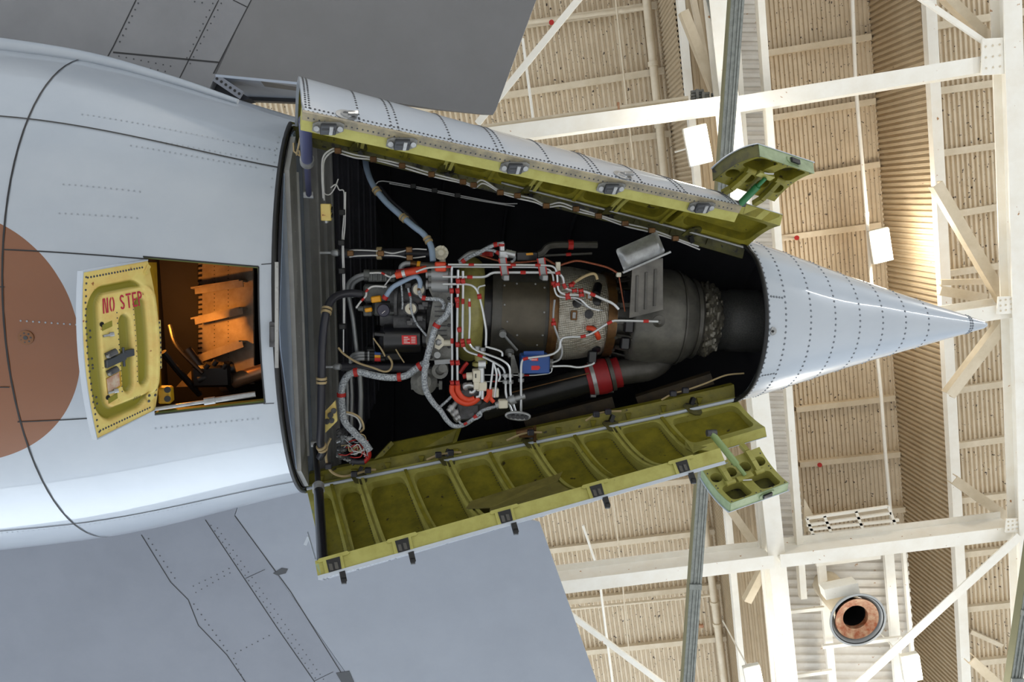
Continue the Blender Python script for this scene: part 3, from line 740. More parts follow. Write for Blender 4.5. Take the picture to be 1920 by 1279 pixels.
g = MB(); na, nb_ = 84, 110
g.grid(lambda a, b: HS(a, b, hfield(a, b)), [k / na for k in range(na + 1)], [k / nb_ for k in range(nb_ + 1)])
pan_g = g
g = MB(); g.shell(lambda a, b, d: HS(a, b, d), [-.012] + [k / 6 for k in range(7)], [-.008] + [k / 10 for k in range(11)] + [1.008], -.054, -.046)
for a, b, c, d in ((-.012, .0, -.008, 1.008), (0, 1, -.008, .0), (0, 1, 1.0, 1.008)): g.shell(lambda x, y, z: HS(x, y, z), [a, b] if b - a < .5 else [k / 6 for k in range(7)], [c, d] if d - c < .5 else [c + (d - c) * k / 10 for k in range(11)], -.052, .006)
g.build('outer_skin', M['doorskin'], hroot, 40)
g = pan_g; pan_n = len(g.v)
g.mat(1)
for k in range(26): g.dome(HS(.045 + .006 * (k % 2), .03 + .94 * k / 25), hn, .011, .006, 6)
for k in range(20):
    for b in (.035, .965): g.dome(HS(.07 + .86 * k / 20, b), hn, .011, .006)
for k in range(16): g.dome(HS(.445, .28 + .50 * k / 15), hn, .007, .005); g.dome(HS(.67, .25 + .5 * k / 15), hn, .006, .004)
for b in (.36, .40, .53, .57, .59, .77, .81): g.dome(HS(.14, b, -.042), hn, .011, .008); 
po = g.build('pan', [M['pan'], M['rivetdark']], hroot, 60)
pa = po.data.attributes.new('pan_depth', 'FLOAT', 'POINT')
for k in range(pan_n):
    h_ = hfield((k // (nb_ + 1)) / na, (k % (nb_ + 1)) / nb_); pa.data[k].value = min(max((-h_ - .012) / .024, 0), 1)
# stencil lettering NO STEP
def glyph(ch):
    R_ = lambda x0, y0, x1, y1: [(x0, y0), (x1, y0), (x1, y1), (x0, y1)]
    def arc(cx, cy, rx, ry, t, a0, a1, n=6):
        o = [(cx + rx * cos(a0 + (a1 - a0) * k / n), cy + ry * sin(a0 + (a1 - a0) * k / n)) for k in range(n + 1)]
        return o + [(cx + (rx - t) * cos(a1 - (a1 - a0) * k / n), cy + (ry - t) * sin(a1 - (a1 - a0) * k / n)) for k in range(n + 1)]
    if ch == 'N': return [R_(0, 0, .13, 1), R_(.47, 0, .6, 1), [(.16, 1), (.26, 1), (.44, 0), (.34, 0)]]
    if ch == 'O': return [arc(.26, .5, .26, .5, .13, radians(100), radians(260)), arc(.32, .5, .26, .5, .13, radians(-80), radians(80))]
    if ch == 'S': return [arc(.28, .74, .26, .26, .13, radians(20), radians(255)), arc(.28, .26, .26, .26, .13, radians(-160), radians(75)), [(.06, .62), (.2, .66), (.50, .38), (.36, .34)]]
    if ch == 'T': return [R_(0, .87, .6, 1), R_(.235, 0, .365, .82)]
    if ch == 'E': return [R_(0, 0, .13, 1), R_(.17, .87, .5, 1), R_(.17, .44, .42, .57), R_(.17, 0, .5, .13)]
    if ch == 'P': return [R_(0, 0, .13, 1), arc(.22, .74, .28, .26, .13, radians(-85), radians(85)), R_(.16, .87, .24, 1), R_(.16, .48, .24, .61)]
    return []
g = MB(); x = 0
for ch in 'NO STEP':
    if ch == ' ': x += .45; continue
    for poly in glyph(ch): g.prism([HS(.262 + (x + px_) * .116, .268 - py_ * .092 - 0.0, .004) for px_, py_ in poly], hn * .002)
    x += .76 if ch != 'E' else .68
g.build('no_step_lettering', M['stencil'], hroot)
g = MB()
for k, poly in enumerate(([0, .5], [.7, 1.1], [1.3, 1.7], [1.9, 2.4])): g.prism([HS(.60 + q * .045, .865 - r * .02, .003) for q, r in ((poly[0], 0), (poly[0] + .12, 0), (poly[1], 1), (poly[1] - .12, 1))], hn * .002)
g.build('pencil_mark', M['rivetdark'], hroot)
# latches, plungers, hinge plates
g = MB(); g.bbox(HS(.37, .565, .012), (HS(.50, .55) - HS(.24, .57)) * .5, (HS(.5, .59) - HS(.5, .54)) * .5, hn * .02); g.bbox(HS(.55, .55, .0), (HS(.63, .55) - HS(.48, .55)) * .5, (HS(.5, .585) - HS(.5, .54)) * .5, hn * .018)
g.cyl(HS(.47, .50, .02), HS(.47, .62, .02), .012); g.build('latch_handle', mat('dark_grey_latch', (78, 82, 88), .4, .5), hroot, 40)
for b in (.515, .625):
    g = MB(); g.cyl(HS(.25, b + .01, .02), HS(.37, b - .005, .03), .028, 14); g.mat(1); g.cyl(HS(.25, b + .012, .03), HS(.26, b + .01, .052), .018)
    g.build('plunger', [M['alud'], M['steel']], hroot, 40)
for b, k in ((.40, 0), (.755, 1)):
    g = MB(); g.cyl(HS(.23, b, .02), HS(.32, b, .03), .011); g.cyl(HS(.31, b, .02), HS(.35, b, .035), .020); g.build('pin', M['steel'], hroot, 40)
for b in (.335, .79):
    g = MB(); g.prism([HS(.24 + q * .13, b + r * .035, .001) for q, r in ((0, 0), (1, -.4), (1, .6), (0, 1))], hn * .004); g.mat(1); g.lathe(HS(.24, b - .005, .001), hn, [(0, .022), (.004, .022)], 10)
    g.build('slot', [M['olive'], M['black']], hroot)
g = MB(); g.prism([HS(.24 + q * .20, .665 + r * .10 - q * .02, .001) for q, r in ((0, 0), (1, 0), (1, 1), (0, 1))], hn * .003); g.mat(1); g.prism([HS(.245 + q * .17, .67 + r * .085 - q * .02, .004) for q, r in ((0, 0), (1, 0), (1, 1), (0, 1))], hn * .002)
g.build('worn_plate', [M['yelldeep'], mat('worn_pinkish_metal', (206, 190, 170), .5, .2, (14, (180, 110, 80), .9))], hroot)
g = MB(); g.prism([HS(.80 + q * .17, .86 + r * .07 - q * .035, .002) for q, r in ((0, .1), (.2, 0), (.9, 0), (1, .3), (1, 1), (.2, 1.0))], hn * .014); g.mat(1)
for q, r in ((.2, .25), (.2, .8), (.8, .2), (.8, .75)): g.dome(HS(.80 + q * .17, .86 + r * .07 - q * .035, .016), hn, .016, .012)
g.build('hinge_plate', [M['yellow'], M['alud']], hroot, 40)
g = MB(); g.prism([HS(.955 + q * .05, .385 + r * .325, .012) for q, r in ((0, 0), (1, 0), (1, 1), (0, 1))], hn * .012); g.mat(1)
for k in range(10): g.dome(HS(.982, .40 + .30 * k / 9, .024), hn, .012, .008)
g.build('hinge_plate', [M['yellow'], M['rivetdark']], hroot, 40)
g = MB(); g.bar(HS(.90, .075, .012), HS(.985, .03, .012), .03, .02, hn); g.build('corner_brace', M['yellow'], hroot)

# hatch compartment
HB = [F(s, p, -.01) for s, p in ((HS0, HP0), (HS1, HP0), (HS1, HP1), (HS0, HP1))]
hc = MB(); up = NN * 1.9
HBi = [q.copy() for q in HB]
dv = [q - sum(HBi) / 4 for q in HBi]; dv = [d - T * max(0, np.dot(d, T)) for d in dv]
hc.add(HBi + [q + up + d * .9 for q, d in zip(HBi, dv)], [(0, 1, 5, 4), (1, 2, 6, 5), (2, 3, 7, 6), (3, 0, 4, 7), (4, 5, 6, 7)])
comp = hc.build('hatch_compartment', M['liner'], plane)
g = MB()
for a, b, o_ in ((0, 1, .0), (1, 2, .0), (3, 2, 0)): g.bar(HB[a] + NN * .05, HB[b] + NN * .05, .03, .09, NN)
g.build('hatch_rim', mat('olive_rim', (92, 104, 44), .5), comp)
g = MB(); g.prism([P(279, 492, 6.98), P(294, 492, 7.2), P(303, 735, 7.2), P(290, 740, 6.98)], T * -.01); g.build('hatch_jamb', M['yelldeep'], comp)
g = MB(); cpl = P(420, 600, 8.3); pn = nrm(V(-.35, -.25, -1)); Q = lambda x, y, o_=0.: PP(x, y, cpl - pn * 0 + pn * o_, pn)
g.prism([Q(372, 478), Q(474, 478), Q(476, 720), Q(330, 726), Q(372, 680)], -pn * .02)
for y0, y1 in ((541, 527), (598, 578), (672, 640)):
    g.bar(Q(366, y0, .07), Q(456, y1, .07), .02, .14, pn); g.bar(Q(366, y0 + 5, .14), Q(456, y1 + 5, .14), .07, .012, pn)
for k in range(24): g.mat(1); g.bar(Q(371, 500 + k * 9.0, .012), Q(378, 499 + k * 9.0, .012), .018, .012, pn)
for k in range(30):
    for x in (402, 428): g.dome(Q(x, 485 + k * 7.4, .0), pn, .007, .005, 5)
g.build('frame_web', [mat('bare_alloy_web', (170, 160, 146), .42, .5, (6, (140, 128, 112), .8)), M['black']], comp)
g = MB(); g.tube(spline(px3([(306, 660, 7.6), (330, 690, 7.7), (352, 715, 7.8), (375, 740, 7.9)])), .035); g.tube(spline(px3([(318, 610, 7.9), (332, 650, 7.8), (380, 700, 7.75)])), .022)
g.bbox(P(400, 702, 7.9), T * .2, YD * .12, NN * .12); g.cyl(P(350, 655, 7.85), P(395, 715, 7.85), .05); g.cyl(P(372, 712, 7.8), P(440, 690, 7.9), .05)
for x, y in ((385, 690), (400, 684), (418, 690)): g.cyl(P(x, y, 7.7), P(x + 6, y - 8, 7.7), .03)
g.build('actuator', M['black'], comp, 40)
g = MB(); g.cyl(P(415, 722, 8.0), P(500, 694, 8.0), .085, 20); g.mat(1); g.lathe(P(428, 718, 8.0), P(500, 694, 8.0) - P(415, 722, 8.0), [(0, .09), (.0, .1), (.06, .1), (.06, .09)], 20)
g.build('duct_pipe', [mat('copper_toned_pipe', (150, 120, 96), .35, .6), M['black']], comp, 40)
g = MB(); g.bbox(P(311, 740, 7.05), T * .06, YD * .08, NN * .06); g.mat(1)
for y in (731, 748): g.cyl(P(314, y, 6.99), P(314, y, 6.96), .03)
g.build('hinge_block', [M['yelldeep'], M['black']], comp, 40)
g = MB(); a, b = P(291, 767, 6.88), P(479, 739, 7.12); g.cyl(a, lerp(a, b, .55), .018); g.cyl(lerp(a, b, .5), b, .028); g.lathe(lerp(a, b, .48), b - a, [(0, .02), (0, .036), (.10, .036), (.10, .02)], 14)
g.build('hatch_stay_rod', M['steel'], hroot, 40)
hl = bpy.data.lights.new('hatch_work_light', 'POINT'); hl.energy = 210; hl.color = (1.0, .33, .04); hl.shadow_soft_size = .08
ho = bpy.data.objects.new('hatch_work_light', hl); COL.objects.link(ho); ho.location = tuple(P(288, 600, 7.7))

# ================================================================ stabilizers and elevators
def pl(px, py, h0, kx, ky, up=True): return None
def stab_plane(h, gy, gx=0.0):
    n = nrm(V(-gx, -gy, 1.0)); return CAM + V(0, 0, h), n
def slab(name, pix, plane_, thick, mt, parent, seam_w=0):
    p0, n = plane_; pts = [PP(x, y, p0, n) for x, y in pix]; g = MB(); th = thick if isinstance(thick, list) else [thick] * len(pts)
    m_ = len(pts); g.add(pts + [q + n * t for q, t in zip(pts, th)], [tuple(range(m_)), tuple(range(m_, 2 * m_))] + [(i, (i + 1) % m_, m_ + (i + 1) % m_, m_ + i) for i in range(m_)])
    return g
def surf_marks(g, plane_, seams, dots):
    p0, n = plane_; g.mat(1)
    for wd, pts in seams:
        q = [PP(x, y, p0 - n * .003, n) for x, y in pts]
        for a, b in zip(q[:-1], q[1:]):
            sd = nrm(np.cross(b - a, n)) * wd / 2; g.add([a - sd, a + sd, b + sd, b - sd], [(0, 1, 2, 3)])
    g.mat(2)
    for r, stp, pts in dots:
        for p, t in along([PP(x, y, p0 - n * .003, n) for x, y in pts], stp): g.disc(p, -n, r, 6)
UPp = stab_plane(9.3, -.12); LOp = stab_plane(9.4, .12)
g = slab('s', [(-500, -420), (620, -420), (470, 0), (391, 170), (470, 260), (-500, 230)], UPp, .55, None, None)
surf_marks(g, UPp, [(.014, [(255, 0), (212, 88), (193, 122)]), (.012, [(410, 0), (330, 160)]), (.012, [(437, 0), (463, 13)]), (.02, [(212, 98), (410, 117)]), (.014, [(193, 122), (230, 128), (285, 145), (330, 160)])],
           [(.012, .085, [(262, 0), (222, 84)]), (.010, .09, [(402, 0), (345, 120)]), (.010, .09, [(418, 0), (352, 128)]), (.010, .09, [(216, 104), (330, 126)]), (.010, .09, [(206, 114), (320, 136)]), (.011, .09, [(358, 2), (385, 6)])])
st = g.build('horizontal_stabilizer', [M['stab'], M['seam'], M['rivetdark']], plane)
g = slab('e', [(471, 0), (700, -500), (1250, -500), (1005, 0), (930, 205), (924, 215), (905, 214), (820, 205), (400, 138)], UPp, [.30, .30, .04, .04, .03, .03, .04, .06, .30], None, None)
surf_marks(g, UPp, [(.012, [(400, 138), (471, 0)])], [])
el = g.build('elevator', [M['elev'], M['seam'], M['rivetdark']], plane)
p0, n_ = UPp; g = MB(); lo_ = [PP(x, y, p0, n_) for x, y in ((404, 144), (560, 159), (605, 165))]; hi_ = [PP(x, y, p0 + n_ * .8, n_) for x, y in ((458, 183), (560, 187), (605, 189))]
g.add(lo_ + hi_ + [q - YD * .03 for q in lo_ + hi_], [(0, 1, 4, 3), (1, 2, 5, 4), (9, 10, 7, 6), (10, 11, 8, 7), (0, 6, 7, 1), (1, 7, 8, 2), (3, 4, 10, 9), (4, 5, 11, 10), (0, 3, 9, 6), (2, 8, 11, 5)])
g.mat(1); g.bar(hi_[0] + YD * .02, hi_[2] + YD * .02, .05, .1, n_)
g.build('root_rib', [mat('pale_blue_rib', (170, 180, 196), .5), M['rivetdark']], el, None, 'pale blue inner end wall')
g = MB(); p0, n_ = UPp; a, b = PP(403, 145, p0 - n_ * .0, n_) + n_ * .02, PP(452, 178, p0, n_) + n_ * .02
g.bar(a, b, .10, .04, n_); g.mat(1)
for k in range(6): g.lathe(lerp(a, b, .08 + .17 * k) - n_ * .022, -n_, [(0, .018), (.002, .018)], 8)
g.build('hinge_fairing_strip', [M['stabg'], M['black']], st)
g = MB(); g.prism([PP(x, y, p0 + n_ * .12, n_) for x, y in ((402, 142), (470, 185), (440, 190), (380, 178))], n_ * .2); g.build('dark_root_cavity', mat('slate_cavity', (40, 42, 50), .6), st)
# root fairing bead along the fuselage under the stabilizer
g = MB(); g.tube(spline([F(s, radians(-75), .02) for s in (-8, -6, -4.5, -3.2, -2.2, -1.3, -.6)]), lambda t: .14 * (1 - t) + .03, 10); g.build('root_fairing', M['skin'], plane, 60)
g = slab('s', [(-700, 900), (-700, 1900), (900, 1900), (660, 1279), (440, 965), (470, 880)], LOp, .5, None, None)
surf_marks(g, LOp, [(.013, [(265, 1003), (320, 1092), (353, 1125), (372, 1173), (425, 1228), (460, 1279)]), (.013, [(385, 975), (460, 1088), (520, 1178), (590, 1279)]), (.014, [(440, 967), (545, 1110), (640, 1262), (660, 1279)]), (.008, [(460, 1085), (497, 1068)]), (.008, [(590, 1277), (625, 1260)])],
           [(.012, .10, [(275, 1005), (333, 1092)]), (.012, .10, [(360, 1128), (430, 1226)]), (.012, .10, [(436, 1230), (458, 1279)]), (.010, .10, [(392, 980), (596, 1279)]), (.010, .10, [(404, 985), (610, 1279)]), (.010, .10, [(357, 1102), (430, 1066)]), (.010, .10, [(362, 1114), (432, 1074)]), (.011, .10, [(436, 1228), (512, 1188)]), (.022, 5, [(364, 1116), (365, 1117)]), (.022, 5, [(440, 1231), (441, 1232)])])
st2 = g.build('horizontal_stabilizer', [M['stabg'], M['seam'], M['rivetdark']], plane)
g = slab('e', [(441, 966), (661, 1279), (1000, 1800), (1400, 1800), (1119, 1279), (1012, 980), (900, 950), (468, 880)], LOp, [.28, .28, .28, .03, .03, .03, .06, .2], None, None)
g.mat(2); p0, n_ = LOp
for pts in ([(512, 1075), (528, 1065), (540, 1067), (536, 1075), (520, 1079)], [(630, 1262), (655, 1258), (664, 1279), (640, 1279)]): g.prism([PP(x, y, p0 - n_ * .002, n_) for x, y in pts], -n_ * .004)
el2 = g.build('elevator', [M['elevg'], M['seam'], M['rivetdark']], plane)
# ================================================================ engine in the bay
EA, EB = P(690, 572, 8.62), P(1430, 603, 8.80); EX = nrm(EB - EA); EL = np.linalg.norm(EB - EA)
def et(px): # axial distance of the spot px on the axis
    lo, hi = -1., EL + 1
    for _ in range(40):
        m_ = (lo + hi) / 2
        if proj(EA + EX * m_)[0] < px: lo = m_
        else: hi = m_
    return (lo + hi) / 2
def er(px, half): return half * (np.dot(EA + EX * et(px) - CAM, MW @ V(0, 0, -1)) - .0) / FPX * .97
def prof(l): return [(et(x), er(x, hf)) for x, hf in l]
eng = thing('jet_engine', EA + EX * EL * .5, 'small dark jet engine with silver pipes mounted in the open bay', 'engine')
EV = nrm(YD - EX * np.dot(YD, EX)); EU = nrm(np.cross(EX, EV))       # EV: image down, EU: up (away)
if EU[2] < 0: EU = -EU
def EP(px, py, depth=0.):
    """point on the engine case front at the spot, depth > 0 nearer to the camera"""
    t = et(px); c = EA + EX * t; return None
def epart(name, mb, mt, sm=40, label=None): return mb.build(name, mt, eng, sm, label)
# exhaust and hot section, aft to front
g = MB(); g.lathe(EA, EX, prof([(1168, 60), (1170, 86), (1176, 92), (1200, 95), (1250, 93), (1275, 86), (1290, 74), (1294, 66)]), 48)
g.mat(1); c0 = et(1262); g.lathe(EA + EX * c0, EX, [(0, er(1262, 90.5)), (.0, er(1262, 92)), (.02, er(1262, 92)), (.02, er(1262, 88))], 48, False)
epart('exhaust_casing', g, [mat('smooth_dark_casing', (104, 102, 96), .42, .35, (4, (66, 65, 63), .8)), M['steeld']], 50)
g = MB(); g.lathe(EA, EX, prof([(1289, 66), (1290, 76), (1296, 78), (1300, 74), (1303, 64)]), 40); epart('v_band_clamp', g, M['steeld'])
g = MB(); nU, nS = 18, 44; t0, t1 = et(1302), et(1336)
def crink(u, a): 
    r = er(1318, 62) + .05 * sin(pi * u) ; r += .018 * sin(9 * a + 4 * u) * sin(13 * u + 3 * a) + .014 * sin(23 * a + 11 * u) + random.uniform(-.008, .008); return EA + EX * lerp(t0, t1, u) + r * (cos(a) * EV + sin(a) * EU)
g.grid(crink, [k / nU for k in range(nU + 1)], [2 * pi * k / 96 for k in range(97)]); epart('crinkled_foil_wrap', g, mat('crumpled_foil', (120, 116, 106), .4, .5, (8, (84, 80, 72), .9)), 25)
g = MB(); g.lathe(EA, EX, prof([(1334, 60), (1340, 58), (1362, 57), (1366, 60), (1440, 61), (1500, 60)]), 40); epart('exhaust_duct', g, mat('dark_mesh_duct', (56, 56, 57), .5, .3, (70, (86, 86, 84), .8)), 50)
dimple(M['braid'], 60)
# turbine zone: links between blanket and exhaust
g = MB(); g.lathe(EA, EX, prof([(1140, 62), (1150, 64), (1172, 66)]), 36); epart('turbine_case', g, M['steeld'])
for k in range(16):
    a = 2 * pi * k / 16; d = cos(a) * EV + sin(a) * EU; g = MB()
    p, q = EA + EX * et(1146) + d * er(1146, 74), EA + EX * et(1172) + d * er(1172, 80)
    g.bar(p, q, .05, .02, d); g.cyl(p + d * .02 - EX * .02, p + d * .05 - EX * .02, .02); g.cyl(q + d * .015, q + d * .04, .018)
    epart('mount_link', g, M['steeld'])
g = MB(); g.lathe(EA, EX, prof([(1126, 76), (1126, 84), (1142, 82), (1142, 72)]), 44, False); epart('turbine_flange', g, M['brown'])
g = MB(); PR = prof([(1030, 86), (1040, 90), (1065, 90), (1090, 86), (1115, 80), (1144, 74)])
g.lathe(EA, EX, PR, 56); epart('dimpled_blanket', g, M['blanket'], 60)
g = MB(); g.lathe(EA, EX, prof([(1020, 80), (1020, 92), (1026, 95), (1031, 95), (1037, 90), (1037, 80)]), 56, False); epart('combustor_flange', g, M['brown'])
g = MB(); g.lathe(EA, EX, prof([(918, 60), (920, 84), (926, 86), (1010, 88), (1022, 88)]), 56); epart('compressor_case', g, M['steeld'], 50)
# bolted cover plate on the case
def CY(px, ang, lift=0.):
    """point on the engine skin: ang degrees, 0 faces straight down, + towards the lower edge of the view"""
    t = et(px); a = radians(ang); xs = [q for q in [(918, 84), (1022, 88), (1040, 90), (1065, 90), (1144, 76), (1172, 86), (1290, 90)]]
    hf = np.interp(px, [q[0] for q in xs], [q[1] for q in xs]); return EA + EX * t + (er(px, hf) + lift) * (sin(a) * EV - cos(a) * EU)
def cnorm(ang): a = radians(ang); return sin(a) * EV - cos(a) * EU
g = MB(); outl = [(937, -45), (1014, -45), (1014, 38), (985, 38), (937, 12)]
us = [937 + 77 * k / 14 for k in range(15)]
def amax(x): return 38 if x > 985 else lerp(12, 38, (x - 937) / 48)
top = [[CY(x, lerp(-45, amax(x), k / 14), .014) for k in range(15)] for x in us]
g.add([p for r in top for p in r], [(i * 15 + j, i * 15 + j + 1, i * 15 + 16 + j, i * 15 + 15 + j) for i in range(14) for j in range(14)])
g.mat(1)
for x, a in ((940, -40), (962, -43), (995, -43), (1011, -38), (1011, -8), (1011, 20), (941, -15), (947, 5), (966, 22), (1003, 35)): g.dome(CY(x, a, .014), cnorm(a), .013, .012)
epart('cover_plate', g, [mat('bronze_brown_plate', (88, 82, 70), .4, .4, (5, (74, 68, 58), .8)), M['steel']], 40)
g = MB(); g.cyl(CY(944, 22, .05), CY(968, 42, .05), .016); g.lathe(CY(940, 19, .02), cnorm(19), [(0, .04), (.05, .04), (.05, .02)], 14); g.lathe(CY(956, 52, .0), cnorm(52), [(0, .05), (.05, .05), (.05, .03), (.09, .02)], 14)
epart('igniter_lead', g, M['pipeg'])
# yellow-olive plenum ring
g = MB(); tc_ = (et(856) + et(906)) / 2; tr = (et(906) - et(856)) / 2
ring_r = er(880, 74)
g.lathe(EA, EX, [(tc_ + tr * cos(a), ring_r + er(880, 27) * sin(a)) for a in np.linspace(pi, 0, 13)], 56); epart('air_plenum', g, M['oliveb'], 60)
g = MB(); g.lathe(EA, EX, prof([(904, 60), (906, 78), (922, 76)]), 40); epart('plenum_collar', g, M['blackg'])
# gearbox plate and body
def face(pts, h0, th, mb=None): 
    mb = mb or MB(); mb.prism([P(x, y, h0) for x, y in pts], V(0, 0, th)); return mb
g = face([(803, 508), (846, 508), (846, 676), (806, 676), (798, 640), (806, 600), (812, 560), (803, 540)], 8.02, .35)
g.mat(1)
for k in range(9): g.bar(P(815, 575 + k * 9, 8.015), P(838, 575 + k * 9, 8.015), .012, .012, V(0, 0, 1))
for x, y in ((842, 512), (842, 560), (842, 610), (842, 650), (808, 670)): g.dome(P(x, y, 8.02), V(0, 0, -1), .022)
epart('gearbox', g, [M['alu'], M['alud']])
g = MB(); g.cyl(EA + EX * (et(720)), EA + EX * et(812), .42, 32); g.cyl(P(735, 560, 8.25), P(800, 562, 8.25), .16, 20); g.cyl(P(740, 600, 8.25), P(800, 602, 8.25), .12, 18); epart('accessory_drive', g, M['alud'], 50)
g = MB()
for y in (513, 534):
    g.lathe(P(799, y, 8.02), P(846, y + 1, 8.02) - P(799, y, 8.02), [(0, .05), (.02, .05), (.02, .035), (.06, .035), (.06, .075), (.24, .08), (.25, .05), (.28, .05)], 18)
epart('fuel_nozzle_block', g, M['pipeg'], 40)
g = MB(); g.prism([P(x, y, 7.93) for x, y in ((815, 640), (822, 627), (832, 636), (832, 648), (823, 656), (815, 652))], V(0, 0, .05)); g.cyl(P(832, 643, 7.97), P(850, 643, 7.97), .035); g.mat(1); g.dome(P(822, 642, 7.93), V(0, 0, -1), .04); epart('oil_level_port', g, [M['cream'], M['steel']])
g = MB(); g.cyl(P(820, 666, 7.9), P(820, 666, 8.05), .036, 14); g.bar(P(815, 679, 7.98), P(845, 677, 7.98), .05, .04, V(0, 0, 1)); epart('plug', g, M['pipeg'])
g = MB(); g.lathe(P(826, 692, 8.1), V(0, 0, -1), [(0, .09), (.10, .09), (.10, .05), (.05, .045)], 18); g.lathe(P(832, 686, 8.1), V(0, 0, -1), [(0, .05), (.12, .05)], 12); epart('oil_filler', g, M['alu'])
# starter generator with red data plate
g = MB(); a, b = P(703, 636, 8.25), P(806, 634, 8.25); g.lathe(a, b - a, [(0, .12), (.0, .14), (.10, .15), (.12, .17), (.52, .17), (.54, .13), (.66, .13)], 26)
for k in range(6): t = .02 + k * .017; g.lathe(lerp(a, b, t), b - a, [(0, .145), (.006, .16), (.012, .145)], 20)
g.cyl(P(703, 626, 8.12), P(722, 628, 8.12), .03); epart('starter_generator', g, M['blackg'], 40)
g = MB(); q = [(753, 629), (781, 629), (782, 646), (754, 646)]; g.prism([P(x, y, 8.062) for x, y in q], V(0, 0, .01)); g.mat(1)
for k in range(4): g.prism([P(x, y, 8.06) for x, y in ((757, 632 + k * 3.4), (757 + (8, 11, 7, 12)[k], 632 + k * 3.4), (757 + (8, 11, 7, 12)[k], 633.4 + k * 3.4), (757, 633.4 + k * 3.4))], V(0, 0, .002))
for k in range(4): g.prism([P(x, y, 8.06) for x, y in ((771, 632 + k * 3.4), (779, 632 + k * 3.4), (779, 633.2 + k * 3.4), (771, 633.2 + k * 3.4))], V(0, 0, .002))
epart('data_plate', g, [M['redlabel'], M['whitelabel']], None)
g = MB(); g.bbox(P(720, 662, 8.3), T * .2, YD * .08, NN * .08); g.cyl(P(690, 655, 8.25), P(745, 655, 8.25), .035); epart('generator_terminal', g, M['black'])
# fuel control cluster
g = MB(); g.bbox(P(712, 548, 8.25), T * .17, YD * .10, NN * .15); g.bbox(P(722, 573, 8.28), T * .13, YD * .10, NN * .12); g.bbox(P(716, 517, 8.2), T * .15, YD * .06, NN * .1)
for k in range(5): g.bar(P(697 + k * 9, 510, 8.08), P(697 + k * 9, 526, 8.08), .014, .03, V(0, 0, 1))
for x in (693, 708, 723, 733): g.cyl(P(x, 525, 8.1), P(x, 525, 8.18), .018, 8)
g.cyl(P(683, 514, 8.12), P(694, 514, 8.12), .05); g.cyl(P(683, 520, 8.14), P(694, 520, 8.14), .04); g.cyl(P(676, 551, 8.1), P(690, 551, 8.1), .028); g.bbox(P(690, 582, 8.15), T * .05, YD * .06, NN * .06)
g.cyl(P(672, 578, 8.1), P(682, 579, 8.1), .03); g.cyl(P(667, 577, 8.1), P(672, 577, 8.1), .018); epart('fuel_control', g, mat('grey_casting', (98, 100, 98), .5, .3, (9, (70, 72, 74), .9)))
for x0, y0, x1, y1 in ((696, 555, 715, 567), (684, 577, 698, 585)):
    g = MB(); c = P((x0 + x1) / 2, (y0 + y1) / 2, 8.05); wx = (x1 - x0) / 2 * 8.05 / FPX; wy = (y1 - y0) / 2 * 8.05 / FPX; g.bbox(c, V(wx, 0, 0), V(0, wy, 0), V(0, 0, .025), .2); epart('amber_plug', g, M['yelltag'])
g = MB(); g.lathe(P(719, 582, 8.12), P(719, 582, 8.0) - P(719, 582, 8.12), [(0, .07), (.10, .072), (.12, .06)], 24); g.mat(1); g.bar(P(716, 588, 7.99), P(722, 583, 7.99), .006, .006, V(0, 0, 1)); epart('filter_cap', g, [M['purple'], M['whitelabel']])
for x, y in ((785, 543), (770, 579)):
    g = MB(); c = P(x, y, 8.1); d = nrm(CAM - c); g.lathe(c, d, [(0, .075), (.08, .075), (.08, .062)], 22); g.mat(1); g.lathe(c + d * .08, d, [(0, .062), (.012, .058)], 22); g.mat(2); g.lathe(c + d * .092, d, [(0, .018), (.01, .016)], 10); epart('solenoid', g, [M['alud'], M['cream'], M['brown']])
g = MB(); g.lathe(P(741, 565, 8.1), EX, [(0, .02), (0, .15), (.03, .15), (.03, .1)], 24); g.cyl(P(762, 560, 8.2), P(790, 560, 8.2), .05); g.cyl(P(748, 580, 8.2), P(764, 580, 8.2), .09, 18)
for x, y in ((765, 535), (757, 572), (790, 575), (797, 570), (775, 600), (787, 597), (768, 605)): g.bbox(P(x, y, 8.06), T * .035, YD * .03, NN * .03); g.cyl(P(x, y, 8.06), P(x + 10, y + 3, 8.08), .018, 8)
epart('pump_fittings', g, M['alud'])
g = MB(); g.lathe(P(827, 474, 8.15), nrm(CAM - P(827, 474, 8.15)), [(0, .03), (0, .075), (.05, .078), (.05, .05), (.07, .03)], 20); g.cyl(P(829, 482, 8.15), P(830, 497, 8.15), .035)
for k in range(5): a = k * 1.25; g.bbox(P(827 + 11 * cos(a), 474 + 11 * sin(a), 8.11), T * .016, YD * .016, NN * .02)
epart('bleed_sensor', g, M['cream'])
# round dark accessory under the gearbox
g = MB(); g.lathe(P(795, 716, 8.25), nrm(CAM - P(795, 716, 8.25)), [(0, .12), (.04, .15), (.10, .15), (.16, .08)], 22); g.cyl(P(804, 690, 8.2), P(804, 722, 8.2), .06); g.bar(P(773, 722, 8.2), P(828, 722, 8.2), .04, .03, V(0, 0, 1))
for x in (774, 826): g.bbox(P(x, 722, 8.18), T * .02, YD * .05, NN * .02)
epart('cooling_valve', g, M['alu'])
